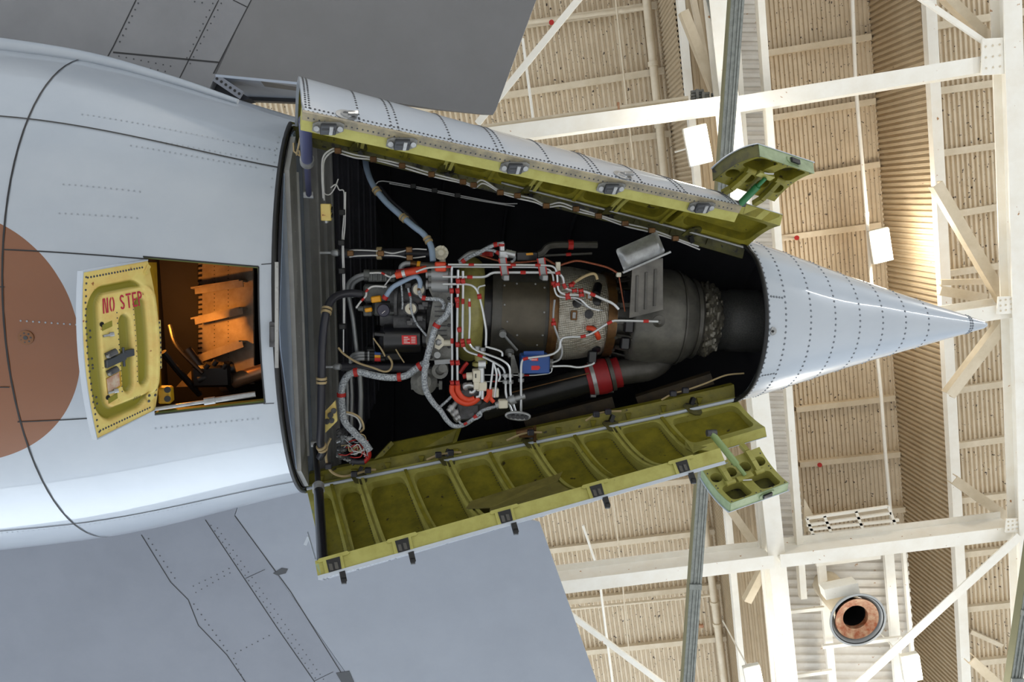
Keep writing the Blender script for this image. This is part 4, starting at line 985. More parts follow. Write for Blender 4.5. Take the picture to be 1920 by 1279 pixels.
# hood plate with pressed ribs and its cap
g = MB(); q = [(1186, 494), (1242, 484), (1243, 580), (1180, 596)]; g.prism([P(x, y, 7.86) for x, y in q], V(0, 0, .02)); g.mat(1)
for x, y0, y1 in ((1195, 517, 585), (1212, 511, 580), (1229, 505, 574)): g.cyl(P(x, y0, 7.855), P(x - 2, y1, 7.855), .016, 8)
g.mat(0); g.prism([P(1180, 596, 7.86), P(1243, 580, 7.86), P(1243, 580, 8.1), P(1180, 596, 8.1)], EX * .015)
g.prism([P(1243, 484, 7.86), P(1243, 580, 7.86), P(1243, 580, 8.2), P(1243, 484, 8.2)], EX * -.01)
epart('heat_shield', g, [mat('dull_steel_shield', (112, 109, 104), .4, .45, (5, (74, 73, 70), .8)), M['steeld']])
g = MB(); a, b = P(1170, 508, 7.75), P(1248, 474, 7.75); ax = nrm(b - a); up_ = nrm(np.cross(ax, V(0, 0, 1))); up_ = up_ if up_[1] < 0 else -up_
L_ = np.linalg.norm(b - a); c = (a + b) / 2
def capf(u, v):
    e = min(1, min(u, 1 - u) * 9); return a + ax * L_ * u + up_ * (.24 * v) + V(0, 0, -1) * (.07 * sin(pi * min(1, v * 1.05)) * e)
g.grid(capf, [k / 24 for k in range(25)], [k / 10 for k in range(11)]); g.bar(a - ax * .02 - up_ * .01, b + ax * .05 - up_ * .01, .02, .05, V(0, 0, 1)); g.add([capf(0, 0), capf(1, 0), capf(1, 1), capf(0, 1)], [(3, 2, 1, 0)])
epart('vent_cap', g, M['steel'], 45)
g = MB(); g.lathe(P(1235, 602, 7.95), cnorm(10), [(0, .07), (.01, .07), (.02, .045), (.03, .02), (.05, .02)], 18); epart('drain_boss', g, M['steeld'])
# bosses and fittings on the foil blanket
for x, a in ((1104, -25), (1098, 12), (1112, 45), (1090, -8), (1068, -20)):
    g = MB(); g.lathe(CY(x, a, -.01), cnorm(a), [(0, .055), (.025, .05), (.03, .03)], 12); epart('blanket_boss', g, M['blackg'])
g = MB(); g.cyl(CY(1108, -48), CY(1100, -30, .06), .05); epart('blanket_boss', g, M['blackg'])
for x, a, l in ((1106, 52, .05), (1160, 30, .0), (1158, -35, .0), (1162, 5, .0)):
    g = MB(); g.bbox(CY(x, a, l), EX * .05, EV * .07, EU * .05); epart('mount_block', g, M['blackg'])
for x, a in ((1063, -6), (1090, -30)):
    g = MB(); g.bbox(CY(x, a, .01), EX * .035, EV * .055, cnorm(a) * .015, .1); g.mat(1); g.bbox(CY(x, a, .02), EX * .018, EV * .035, cnorm(a) * .012, .1); epart('blanket_window', g, [M['brown'], M['steel']])
g = MB(); g.tube(spline([CY(1088, 8, .03), CY(1098, 8, .08), CY(1106, 14, .09), CY(1110, 20, .05)]), .03, 10); epart('orange_lead', g, M['orange'])
# blue ignition box
g = MB(); g.bbox(P(1002, 681, 8.0), T * .155, YD * .10, NN * .10, .06); g.bar(P(982, 663, 7.95), P(1020, 662, 7.95), .05, .02, V(0, 0, 1)); g.mat(1); g.prism([P(x, y, 7.895) for x, y in ((991, 669), (1009, 669), (1009, 677), (991, 677))], V(0, 0, .004)); g.prism([P(x, y, 7.895) for x, y in ((989, 686), (1011, 686), (1013, 690), (1009, 694), (989, 694), (986, 690))], V(0, 0, .004))
g.mat(2)
for k in range(2): g.bar(P(993, 671.5 + k * 3, 7.893), P(1007, 671.5 + k * 3, 7.893), .007, .002, V(0, 0, 1))
epart('ignition_box', g, [M['blue'], M['redlabel'], M['whitelabel']], 40)
g = MB()
for x, y in ((1033, 679), (1033, 687)): g.cyl(P(1024, y, 8.0), P(x + 4, y, 8.0), .035, 12)
g.prism([P(x, y, 8.02) for x, y in ((958, 666), (964, 666), (971, 690), (973, 700), (958, 700))], V(0, 0, .03)); epart('ignition_fittings', g, M['alu'])
# pipes
def bpipe(pts, h, r=.017, mt='pipe', bands=(), rad=.06, name='pipe', label=None):
    q = bends(px3(pts, h), rad); g = MB(); r = r * .74 if r < .03 else r; g.tube(q, r, 8)
    L = [0.]
    for a, b in zip(q[:-1], q[1:]): L.append(L[-1] + np.linalg.norm(b - a))
    g.mat(1)
    for t in bands:
        s = t * L[-1]; i = max(0, min(int(np.searchsorted(L, s) - 1), len(q) - 2)); d = nrm(q[i + 1] - q[i]); c = q[i] + d * (s - L[i]); g.cyl(c - d * .028, c + d * .028, r * 1.35, 8)
    epart(name, g, [M[mt], M['red']], 40)
def clamp(x, y, h, n=1, ang=90, name='clamp'):
    g = MB(); d = V(cos(radians(ang)), sin(radians(ang)), 0)
    for s_ in (-1, 1): g.cyl(P(x, y, h) + d * (.018 * s_ - .008), P(x, y, h) + d * (.018 * s_ + .008), .024, 10)
    g.bbox(P(x, y, h - .02), V(.022, 0, 0), V(0, .016, 0), V(0, 0, .016)); epart(name, g, M['red'])
bpipe([(847, 500), (847, 560), (848, 680), (848, 722)], 7.86, .018, 'pipe', (.20, .62))
bpipe([(859, 506), (858, 560), (857, 640), (858, 722)], 7.84, .018, 'pipe', (.18, .3))
bpipe([(868, 508), (868, 560), (867, 648), (876, 660), (905, 668), (933, 683), (946, 692), (948, 716)], 7.84, .018, 'pipe', (.22, .70))
bpipe([(880, 560), (881, 600), (879, 645), (890, 656), (940, 674), (956, 686), (957, 716)], 7.80, .016, 'pipe', (.05,))
bpipe([(780, 510), (800, 502), (840, 500), (1010, 501), (1030, 505), (1037, 515), (1040, 545), (1046, 557), (1086, 558), (1105, 578), (1124, 582)], 7.86, .015, 'pipe', (.16, .45, .72))
bpipe([(840, 496), (1014, 497), (1040, 499), (1045, 515), (1046, 545), (1058, 553), (1090, 553)], 7.82, .015, 'pipe', (.15, .42, .58))
bpipe([(830, 519), (910, 520), (922, 511), (1046, 511), (1056, 520), (1057, 536), (1066, 545), (1094, 545), (1150, 569), (1160, 580)], 7.86, .02, 'pipe', (.14, .42, .68, .84))
bpipe([(830, 533), (880, 533), (893, 540), (899, 556), (905, 580), (912, 620), (911, 648)], 7.84, .017, 'pipe', ())
bpipe([(910, 650), (930, 655), (942, 660), (942, 668)], 7.82, .016, 'pipe', ())
bpipe([(896, 548), (896, 538), (910, 535)], 7.86, .014, 'pipe', ())
bpipe([(977, 720), (977, 678), (984, 672), (1035, 666), (1050, 655), (1050, 640), (1057, 632), (1100, 632), (1146, 602), (1160, 601), (1234, 603)], 7.78, .018, 'pipe', (.16, .55, .72, .93), .1)
bpipe([(1040, 562), (1037, 590), (1038, 610), (1050, 640), (1055, 660), (1050, 675), (1035, 680)], 7.88, .016, 'pipeg', (.3,), .2)
bpipe([(1036, 687), (1065, 686), (1085, 690), (1110, 684), (1115, 680)], 7.9, .017, 'pipe', (), .1)
bpipe([(948, 716), (948, 740), (962, 776)], 7.84, .018, 'pipe'); bpipe([(957, 716), (957, 740), (968, 776)], 7.84, .018, 'pipe'); bpipe([(977, 716), (977, 776)], 7.84, .018, 'pipe')
bpipe([(1072, 533), (1095, 518), (1112, 512), (1118, 516), (1120, 524)], 7.9, .02, 'tan', (.02,), .08)
bpipe([(1075, 560), (1108, 580), (1130, 582)], 7.9, .012, 'pipeg')
bpipe([(905, 703), (1000, 704), (1034, 700), (1035, 690)], 7.95, .010, 'pipe', (.2, .6))
bpipe([(905, 716), (945, 715)], 7.95, .009, 'pipe', (.6,))
for x, y, h in ((859, 527, 7.83), (868, 527, 7.83), (847, 545, 7.85), (858, 545, 7.83), (848, 680, 7.85), (858, 680, 7.83), (867, 640, 7.83), (879, 640, 7.79), (858, 646, 7.83), (868, 646, 7.83), (848, 718, 7.85), (858, 718, 7.83), (857, 562, 7.83), (899, 556, 7.83), (861, 618, 7.84)): clamp(x, y, h)
for x, y, h in ((1046, 512, 7.84), (1038, 531, 7.85), (1045, 533, 7.82), (1077, 545, 7.85), (1089, 545, 7.85), (1090, 553, 7.82), (1064, 553, 7.84), (1065, 558, 7.85), (1038, 607, 7.87), (1071, 535, 7.88)): clamp(x, y, h, 1, 0)
for x, y in ((948, 704), (957, 704), (977, 703), (977, 713), (948, 716), (957, 716), (895, 652), (905, 655)):
    g = MB(); g.cyl(P(x, y - 3, 7.82), P(x, y + 3, 7.82), .032, 6); epart('pipe_nut', g, M['steel'])
for x, y0 in ((942, 484), (1014, 484)):   # standoff brackets with red edging
    g = MB(); a, b = P(x, y0, 7.85), P(x + 5, y0 + 32, 7.83); g.bar(a, b, .06, .02, V(0, 0, 1)); g.mat(1); sd = nrm(np.cross(b - a, V(0, 0, 1))) * .036; g.bar(a + sd, b + sd, .014, .03, V(0, 0, 1)); g.bar(a - sd, b - sd, .014, .03, V(0, 0, 1)); g.mat(0); g.bbox(b - V(0, -.02, 0), T * .03, YD * .03, NN * .1)
    epart('pipe_standoff', g, [M['pipeg'], M['red']])
# upper pipes in the dark
bpipe([(862, 492), (878, 478), (890, 474), (926, 474)], 8.1, .035, 'pipeg', (.75, .82, .9), .12); bpipe([(948, 478), (1005, 478), (1018, 474), (1026, 462), (1040, 459), (1120, 459)], 8.35, .04, 'steeld', (.72,), .1)
bpipe([(1000, 480), (1110, 475)], 8.4, .02, 'steeld', (.6,))
g = MB(); g.bbox(P(987, 480, 8.15), T * .12, YD * .05, NN * .06); g.mat(1); g.prism([P(x, y, 8.075) for x, y in ((986, 475), (999, 474), (1000, 478), (987, 479))], V(0, 0, .004)); epart('valve_body', g, [M['blackg'], M['yelltag']])
g = MB(); g.cyl(P(941, 456, 8.0), P(942, 475, 8.0), .03); g.bbox(P(944, 477, 8.0), T * .05, YD * .04, NN * .04); g.cyl(P(948, 474, 8.0), P(966, 478, 8.0), .04); g.mat(1); g.cyl(P(940, 457, 8.0), P(940, 462, 8.0), .036); g.cyl(P(937, 474, 8.0), P(942, 476, 8.0), .036); epart('temperature_probe', g, [M['pipe'], M['red']])
def cable(pts, h, r, mt='braid', name='harness_branch', ties=(), sm=5):
    q = spline(px3(pts, h), sm); g = MB(); g.tube(q, r, 8); g.mat(1)
    for t in ties:
        i = min(int(t * (len(q) - 1)), len(q) - 2); d = nrm(q[i + 1] - q[i]); g.cyl(q[i] - d * .02, q[i] + d * .02, (r(t) if callable(r) else r) * 1.25, 10)
    epart(name, g, [M[mt], M['red']], 50)
cable([(862, 495), (880, 482), (905, 470), (925, 460), (945, 456)], 8.0, .022, 'braid', ties=(.1, .8)); cable([(905, 468), (925, 470), (938, 477)], 8.0, .018, 'braid', ties=(.8,)); cable([(957, 470), (964, 478), (964, 488), (958, 491)], 8.0, .014, 'braid', ties=(.3,))
cable([(900, 479), (930, 488), (945, 491), (975, 492), (1000, 490), (1020, 488)], 8.02, .010, 'copper'); cable([(1020, 484), (1045, 497), (1060, 494), (1082, 489), (1110, 494), (1140, 502), (1158, 512)], 7.95, .012, 'copper'); cable([(1160, 514), (1166, 550), (1172, 584)], 7.95, .008, 'copper')
g = MB(); g.bbox(P(1046, 500, 7.9), T * .025, YD * .05, NN * .02); g.bbox(P(1160, 515, 7.95), T * .025, YD * .025, NN * .02); epart('lead_bracket', g, M['cream'])
cable([(722, 558), (735, 540), (755, 528), (775, 519), (783, 520), (788, 530), (787, 540)], 7.98, .026, 'hose', ties=(.02,)); cable([(752, 530), (754, 552), (755, 572), (754, 580)], 8.0, .010, 'braid'); cable([(765, 540), (770, 560), (771, 580), (780, 605), (800, 630)], 8.0, .012, 'braid', ties=(.15,)); cable([(785, 545), (790, 556), (800, 560), (825, 562), (833, 572), (830, 580)], 7.96, .022, 'braid', ties=(.35,))
cable([(693, 512), (715, 512), (730, 519), (745, 518)], 8.04, .010, 'white', ties=(.4,)); cable([(718, 540), (735, 518), (742, 516)], 8.04, .008, 'white')
g = MB(); g.tube(spline(px3([(742, 517), (765, 511), (795, 505), (800, 504)], 7.92)), .036, 10); g.mat(1); g.cyl(P(754, 514, 7.92), P(760, 512.5, 7.92), .039); g.mat(2); g.bbox(P(826, 500, 7.9), T * .06, YD * .05, NN * .04, .15); epart('orange_sleeve', g, [M['orange'], M['pipe'], M['orange']])
g = MB(); g.tube(spline(px3([(743, 511), (760, 508), (786, 504)], 7.97)), .028, 8); epart('dark_red_sleeve', g, M['redd'])
g = MB(); g.tube(spline(px3([(752, 508), (753, 500), (760, 495), (770, 494)], 8.05)), .03, 10); g.mat(1); g.tube(px3([(770, 494), (782, 496)], 8.05), .036, 10); g.mat(2); g.tube(px3([(782, 496), (788, 497)], 8.05), .04, 10); g.mat(3); g.tube(px3([(788, 497), (822, 499)], 8.05), .034, 10); epart('oil_hose', g, [M['pipeg'], M['brown'], M['yelltag'], M['steeld']])
cable([(668, 577), (676, 566), (686, 555), (688, 545), (700, 537), (725, 538)], 8.02, .011, 'white', ties=(.3, .6))
cable([(700, 634), (715, 655), (722, 668)], 8.1, .010, 'tan'); cable([(742, 655), (750, 668), (758, 680)], 8.1, .008, 'tan')
# orange hose loops and the cream valve cluster below
for pts in ([(848, 722), (848, 735), (858, 750), (874, 757), (888, 754), (898, 746)], [(858, 722), (859, 734), (868, 746), (880, 750), (890, 747)]):
    g = MB(); g.tube(spline(px3(pts, 7.84), 6), .030, 10); epart('orange_hose', g, M['orange'], 50)
g = MB(); g.bbox(P(893, 704, 7.85), T * .04, YD * .065, NN * .06, .08); g.cyl(P(875, 706, 7.85), P(886, 705, 7.85), .042, 16); g.bbox(P(903, 724, 7.85), T * .055, YD * .05, NN * .04); g.bbox(P(893, 722, 7.83), T * .03, YD * .045, NN * .04); g.mat(1); g.cyl(P(902, 690, 7.85), P(903, 730, 7.85), .035); g.cyl(P(897, 683, 7.9), P(911, 683, 7.9), .05); g.mat(2); g.prism([P(891, 701, 7.785), P(893, 701, 7.785), P(893, 709, 7.785), P(891, 709, 7.785)], V(0, 0, .003))
epart('bleed_valve', g, [M['cream'], M['pipe'], M['black']])
g = MB(); g.cyl(P(899, 660, 7.95), P(901, 676, 7.95), .06, 18); g.lathe(P(899, 678, 7.95), P(901, 690, 7.95) - P(899, 678, 7.95), [(0, .08), (.03, .085), (.05, .06)], 20); epart('plenum_spigot', g, M['oliveb'])
g = MB(); g.bbox(P(882, 740, 7.98), T * .13, YD * .10, NN * .12); g.bbox(P(878, 765, 8.0), T * .12, YD * .12, NN * .1); g.bbox(P(905, 760, 8.0), T * .08, YD * .06, NN * .06); g.cyl(P(880, 780, 7.95), P(890, 776, 7.95), .06); epart('fuel_pump', g, M['alud'])
for a, b in (((841, 772), (856, 755)), ((848, 780), (864, 766)), ((853, 788), (866, 777))):
    g = MB(); p, q = P(*a, 7.9), P(*b, 7.95); L = np.linalg.norm(q - p); g.lathe(p, q - p, [(0, .02), (0, .036), (.03, .036), (.03, .045), (.07, .045), (.07, .03), (.12, .03), (L, .03)], 12); epart('electrical_connector', g, M['steel'])
for pts in ([(872, 724), (880, 722), (888, 724)], [(880, 735), (886, 736), (892, 730), (893, 724)], [(893, 745), (900, 742), (901, 730)], [(905, 730), (905, 748)]):
    g = MB(); g.tube(spline(px3(pts, 7.83)), .018, 8); epart('pipe', g, M['pipe'], 50)
g = MB(); g.cyl(P(872, 724, 7.86), P(886, 722, 7.86), .035, 12); g.lathe(P(868, 726, 7.86), P(886, 722, 7.86) - P(868, 726, 7.86), [(0, .03), (.02, .045), (.05, .045), (.05, .03)], 12); epart('union', g, M['steel'])
g = MB(); g.tube(spline(px3([(863, 700), (870, 688), (877, 680)], 7.95)), .022, 8); g.cyl(P(868, 706, 7.9), P(880, 704, 7.9), .028); epart('red_sleeve', g, M['red'])
g = MB(); g.tube(spline(px3([(918, 730), (917, 742), (910, 752)], 7.83)), .032, 8); g.tube(spline(px3([(917, 742), (922, 750), (926, 754)], 7.83)), .022, 8); epart('orange_sleeve', g, M['orange'])
for pts in ([(925, 680), (923, 700), (919, 730)], [(925, 680), (931, 700), (930, 720), (927, 745)], [(933, 690), (938, 705), (935, 715)]):
    g = MB(); g.tube(spline(px3(pts, 7.84)), .013, 8); epart('pipe', g, M['pipe'], 50)
g = MB(); g.bbox(P(943, 757, 7.82), T * .05, YD * .045, NN * .05); g.bbox(P(928, 736, 7.88), T * .04, YD * .05, NN * .04); g.mat(1); g.cyl(P(950, 752, 7.82), P(984, 743, 7.86), .03); g.cyl(P(956, 752, 7.82), P(966, 748, 7.82), .05); g.cyl(P(930, 761, 7.82), P(938, 758, 7.82), .04); epart('actuator_motor', g, [M['cream'], M['pipeg']])
g = MB(); g.tube([P(971 + 22 * cos(a) * 1.0, 780 + 6.5 * sin(a) * 1.0 + .06 * 22 * cos(a), 7.72) for a in np.linspace(0, 2 * pi, 29)], .016, 8); g.prism([P(971 + 23 * cos(a), 780 + 8 * sin(a) + .06 * 23 * cos(a), 7.73) for a in np.linspace(0, 2 * pi, 25)[:-1]], V(0, 0, .03)); g.mat(1)
for k in range(5): g.lathe(P(955 + k * 8, 780 + k * .6, 7.71), V(0, 0, -1), [(0, .022), (.03, .022), (.03, .010)], 10)
epart('drain_mast', g, [M['steel'], M['blackg']], 40)
cable([(800, 680), (796, 700), (798, 730), (812, 755), (826, 770), (838, 788), (852, 799), (872, 796), (892, 782), (905, 770), (930, 762)], 7.86, lambda t: .036 - .018 * t, 'braid', 'wiring_loom', (.80,))
cable([(825, 763), (838, 752), (848, 742)], 7.9, .016, 'braid'); cable([(860, 790), (868, 796), (878, 792), (900, 782), (903, 774)], 7.84, .012, 'braid', ties=(.4,))
cable([(846, 568), (838, 590), (825, 602), (815, 618), (806, 650), (798, 680)], 7.88, .034, 'braid', 'wiring_loom', (.55,))
cable([(798, 680), (780, 692), (760, 705), (730, 708), (700, 704), (672, 698), (652, 705), (641, 728), (641, 760), (646, 790), (665, 812), (683, 830), (694, 845)], 7.95, .040, 'braid', 'wiring_loom', (.06, .20, .44, .62))

# ================================================================ things beside the engine
bd = thing('bleed_air_duct', P(1010, 735, 8.45), 'black bleed air duct with a red rubber coupling running below the engine', 'duct')
g = MB(); g.cyl(P(905, 765, 8.45), P(1108, 712, 8.45), .155, 28); g.build('duct_tube', mat('black_glossy_duct', (40, 40, 40), .3, .4, (3, (26, 26, 28), .7)), bd, 50)
g = MB(); g.cyl(P(955, 737, 8.31), P(1104, 700, 8.31), .008); g.build('seam_weld', M['brown'], bd)
g = MB(); a, b = P(1100, 713, 8.45), P(1160, 698, 8.45); L = np.linalg.norm(b - a); g.lathe(a, b - a, [(0, .16), (0, .17), (.05, .185), (.12, .205), (.20, .21), (.26, .195), (.27, .16)], 28); g.build('rubber_coupling', M['redd'], bd, 50)
g = MB(); g.lathe(lerp(a, b, .78), b - a, [(0, .16), (0, .175), (L * .25, .18), (L * .25, .16)], 28); g.build('rubber_coupling', M['redd'], bd, 50)
for t, mt in ((.14, 'steel'), (.70, 'steeld')):
    g = MB(); g.lathe(lerp(a, b, t), b - a, [(0, .17), (0, .20), (.045, .20), (.045, .17)], 28); c = lerp(a, b, t) + YD * .20; g.cyl(c, c + T * .06, .022); g.build('hose_clamp', M[mt], bd, 40)
g = MB(); g.tube(spline([lerp(a, b, .9), P(1185, 695, 8.5), P(1215, 690, 8.55), P(1240, 672, 8.65), P(1245, 640, 8.75)], 6), .15, 24); g.build('elbow', M['steeld'], bd, 60)
# harnesses and hoses of the airframe
def harness(name, label, runs, ties=(), mt='white', cat='cable', r=.010, tie_mt='brown'):
    g = MB(); qs = []
    for pts in runs: q = spline(px3(pts, 8.0), 6); qs.append(q); g.tube(q, r, 6)
    root = g.build(name, M[mt], None, 50); tag(root, label, cat)
    for x, y, h in ties:
        k = MB(); k.bbox(P(x, y, h), T * .035, YD * .03, NN * .03); k.build('clip', M[tie_mt], root)
    return root
up_r = [(606, 372, 7.9), (604, 330, 7.9), (606, 295, 7.95), (622, 280, 8.0), (634, 281, 8.05), (665, 290, 8.1), (700, 296, 8.15), (750, 307, 8.2), (810, 325, 8.2), (868, 340, 8.2), (888, 346, 8.2), (905, 338, 8.2), (938, 358, 8.2), (970, 366, 8.2), (1000, 373, 8.2), (1024, 384, 8.2), (1050, 380, 8.2), (1080, 390, 8.2), (1120, 402, 8.2), (1170, 418, 8.2), (1220, 430, 8.2), (1270, 448, 8.2), (1310, 462, 8.2)]
dn_r = [(x + 2, y + (6 if k % 3 else 4), h) for k, (x, y, h) in enumerate(up_r)]
harness('wire_harness', 'pair of white wires clipped along the upper bay longeron', [up_r, dn_r], [(634, 283, 8.03), (700, 299, 8.1), (754, 311, 8.15), (809, 327, 8.15), (868, 341, 8.15), (888, 347, 8.15), (938, 361, 8.15), (970, 367, 8.15), (1024, 386, 8.15), (1080, 392, 8.15), (1122, 405, 8.15), (1172, 419, 8.15), (1222, 432, 8.15), (1266, 447, 8.15)], 'white', 'cable', .009)
harness('wire_harness', 'pair of thin wires high in the dark of the bay', [[(705, 345, 9.2), (712, 340, 9.2), (730, 341, 9.2), (790, 352, 9.2), (880, 370, 9.2), (940, 381, 9.2), (970, 382, 9.2)], [(730, 344, 9.2), (790, 355, 9.2), (880, 373, 9.2), (965, 387, 9.2)]], [(775, 349, 9.15), (815, 357, 9.15), (858, 366, 9.15)], 'white', 'cable', .007, 'black')
harness('wire_harness', 'white wires strapped along the dark strut ahead of the engine', [[(655, 470, 8.1), (670, 469, 8.1), (712, 471, 8.1), (735, 475, 8.1), (752, 472, 8.1), (775, 467, 8.1), (800, 468, 8.1)], [(655, 482, 8.1), (670, 480, 8.1), (712, 479, 8.1), (745, 480, 8.1), (770, 484, 8.1), (798, 481, 8.1)]], [(657, 475, 8.05), (714, 475, 8.05), (768, 483, 8.05), (767, 468, 8.05)], 'white', 'cable', .008)
g = MB(); g.cyl(P(640, 475, 8.2), P(760, 475, 8.25), .055, 14); g.cyl(P(760, 475, 8.25), P(825, 477, 8.25), .04, 12); g.mat(1); g.cyl(P(600, 474, 8.2), P(624, 474, 8.2), .016); g.lathe(P(620, 474, 8.2), T, [(0, .016), (.03, .04), (.08, .04), (.10, .02)], 12); g.mat(2); g.cyl(P(707, 475, 8.2), P(716, 475, 8.2), .07)
tag(g.build('engine_mount_rod', [M['hosed'], M['steel'], M['tan']], None, 40), 'dark mounting rod reaching from the bulkhead to the upper side of the engine', 'rod')
g = MB(); g.cyl(P(640, 688, 8.25), P(790, 690, 8.3), .05, 14); g.mat(1); g.cyl(P(608, 688, 8.2), P(632, 688, 8.2), .016); g.lathe(P(624, 688, 8.2), T, [(0, .016), (.03, .04), (.08, .04), (.10, .02)], 12); g.mat(0); g.cyl(P(785, 690, 8.28), P(822, 691, 8.28), .03)
tag(g.build('engine_mount_rod', [M['hosed'], M['steel']], None, 40), 'dark mounting rod reaching from the bulkhead to the lower side of the engine', 'rod')
def hose(pts, r, mt, label, bands=(), h=8.0):
    q = spline(px3(pts, h), 6); g = MB(); g.tube(q, r, 12); root = g.build('hose', M[mt], None, 60); tag(root, label, 'hose')
    for t in bands:
        i = min(int(t * (len(q) - 1)), len(q) - 2); d = nrm(q[i + 1] - q[i]); k = MB()
        for s_ in (-1, 1): k.cyl(q[i] + d * (.02 * s_ - .012), q[i] + d * (.02 * s_ + .012), r * 1.35, 12)
        k.build('clip', M['tan'], root, 40)
hose([(684, 290, 8.9), (688, 318, 8.7), (700, 348, 8.5), (722, 377, 8.4), (748, 401, 8.3), (775, 424, 8.2), (795, 440, 8.15), (808, 462, 8.1), (812, 490, 8.05)], .034, 'hose', 'pale blue hose curving down to the top of the engine', (.30, .55, .82))
hose([(712, 350, 8.6), (735, 378, 8.5), (758, 398, 8.4), (788, 430, 8.3), (818, 468, 8.25)], .022, 'hosed', 'thin dark hose running next to the pale blue hose', ())
hose([(678, 551, 8.05), (655, 550, 8.0), (632, 555, 7.9), (617, 570, 7.8), (609, 600, 7.7), (604, 650, 7.65), (603, 700, 7.6), (602, 790, 7.6), (601, 830, 7.65), (606, 845, 7.7), (600, 858, 7.75)], .042, 'hosed', 'long dark hose bending down the bulkhead from the fuel control', (.36, .62, .86))
hose([(686, 514, 8.12), (668, 519, 8.15), (655, 530, 8.2), (652, 545, 8.25), (655, 560, 8.3), (662, 600, 8.3), (668, 650, 8.3), (674, 700, 8.3), (676, 740, 8.3), (675, 790, 8.3)], .024, 'pipeg', 'upper of two grey hoses leaving the fuel control', ())
hose([(686, 520, 8.14), (674, 524, 8.17), (663, 532, 8.2), (660, 545, 8.25), (662, 556, 8.3)], .024, 'pipeg', 'lower of two grey hoses leaving the fuel control', ())
for k, (y, c) in enumerate(((662, 'blue'), (667, 'yelltag'), (673, 'redlabel'))):
    g = MB(); g.tube(spline(px3([(656, y + 14, 8.25), (660, y + 5, 8.25), (670, y + .5, 8.2), (684, y, 8.2)])), .021, 8); g.mat(1); g.tube(px3([(684, y, 8.2), (722, y + 1, 8.2)]), .024, 8); g.mat(2); g.tube(px3([(703, y + .5, 8.2), (714, y + .8, 8.2)]), .027, 8); g.mat(0); g.tube(px3([(690, y, 8.2), (693, y, 8.2)]), .026, 8)
    tag(g.build('generator_cable', [M['pipeg'], M['black'], M[c]], None, 50), 'thick generator cable with a ' + ('blue', 'yellow', 'red')[k] + ' band under the black generator', 'cable')
harness('wire_harness', 'cream wire drooping below the black generator', [[(634, 652, 8.0), (645, 664, 8.0), (670, 680, 8.0), (700, 690, 7.98), (720, 697, 7.98), (732, 693, 8.0), (735, 680, 8.05), (728, 668, 8.1)]], [], 'tan', 'cable', .012)
harness('wire_harness', 'tan wire looping from the bulkhead onto the lower longeron', [[(620, 822, 7.9), (614, 835, 7.9), (611, 850, 7.9), (613, 868, 7.95), (622, 885, 8.0), (640, 893, 8.05), (662, 890, 8.1), (690, 882, 8.15), (704, 881, 8.2)]], [(616, 874, 7.92), (664, 889, 8.05), (690, 882, 8.1)], 'tan', 'cable', .014, 'hosed')
harness('wire_harness', 'tan wire arched over the second lower hinge', [[(800, 862, 8.1), (820, 854, 8.1), (845, 849, 8.1), (865, 848, 8.1)]], [(822, 853, 8.05), (845, 849, 8.05)], 'tan', 'cable', .012, 'hosed')
harness('wire_harness', 'tan wire arched over the middle lower hinge', [[(950, 826, 8.1), (975, 815, 8.1), (995, 811, 8.1), (1016, 811, 8.1)]], [(995, 811, 8.05)], 'tan', 'cable', .012, 'hosed')
harness('wire_harness', 'tan wire arched over the fourth lower hinge', [[(1098, 789, 8.1), (1118, 777, 8.1), (1140, 772, 8.1), (1165, 771, 8.1)]], [(1118, 777, 8.05), (1140, 772, 8.05)], 'tan', 'cable', .012, 'hosed')
harness('wire_harness', 'tan wire rising toward the rear rim from the last lower hinge', [[(1240, 750, 8.1), (1262, 738, 8.1), (1285, 732, 8.1), (1320, 720, 8.1), (1360, 704, 8.1), (1395, 700, 8.1)]], [(1262, 738, 8.05), (1285, 732, 8.05)], 'tan', 'cable', .010, 'hosed')
# bulkhead equipment
g = MB(); c = P(612, 398, 7.75); g.bbox(c, BW * .07, YD * .085, BN * .05, .08); g.mat(1)
for a, b, r in ((-.028, -.02, .022), (.02, .03, .02), (.025, -.04, .018), (-.03, .04, .016)): g.lathe(c + BW * a + YD * b + BN * .05, BN, [(0, r), (.012, r), (.012, r * .5)], 12)
g.mat(2)
for k in range(5): g.bbox(c + BW * (-.05 + k * .025) + YD * .095, BW * .007, YD * .014, BN * .012)
tag(g.build('relay_box', [M['yellow'], M['black'], M['steel']], None, 40), 'small yellow-green relay box screwed to the bulkhead under the blue strut', 'box')
g = MB(); q = [(609, 772), (628, 752), (632, 790), (610, 812)]; g.prism([P(x, y, 7.75) for x, y in q], V(0, 0, .04)); g.mat(1)
for x, y in ((613, 790), (620, 778), (626, 770), (622, 788)): g.lathe(P(x, y, 7.75), V(0, 0, -1), [(0, .03), (.02, .03), (.02, .015)], 10)
tag(g.build('terminal_plate', [M['yellow'], M['alud']], None, 40), 'yellow-green terminal plate on the bulkhead beside the braided loom', 'plate')
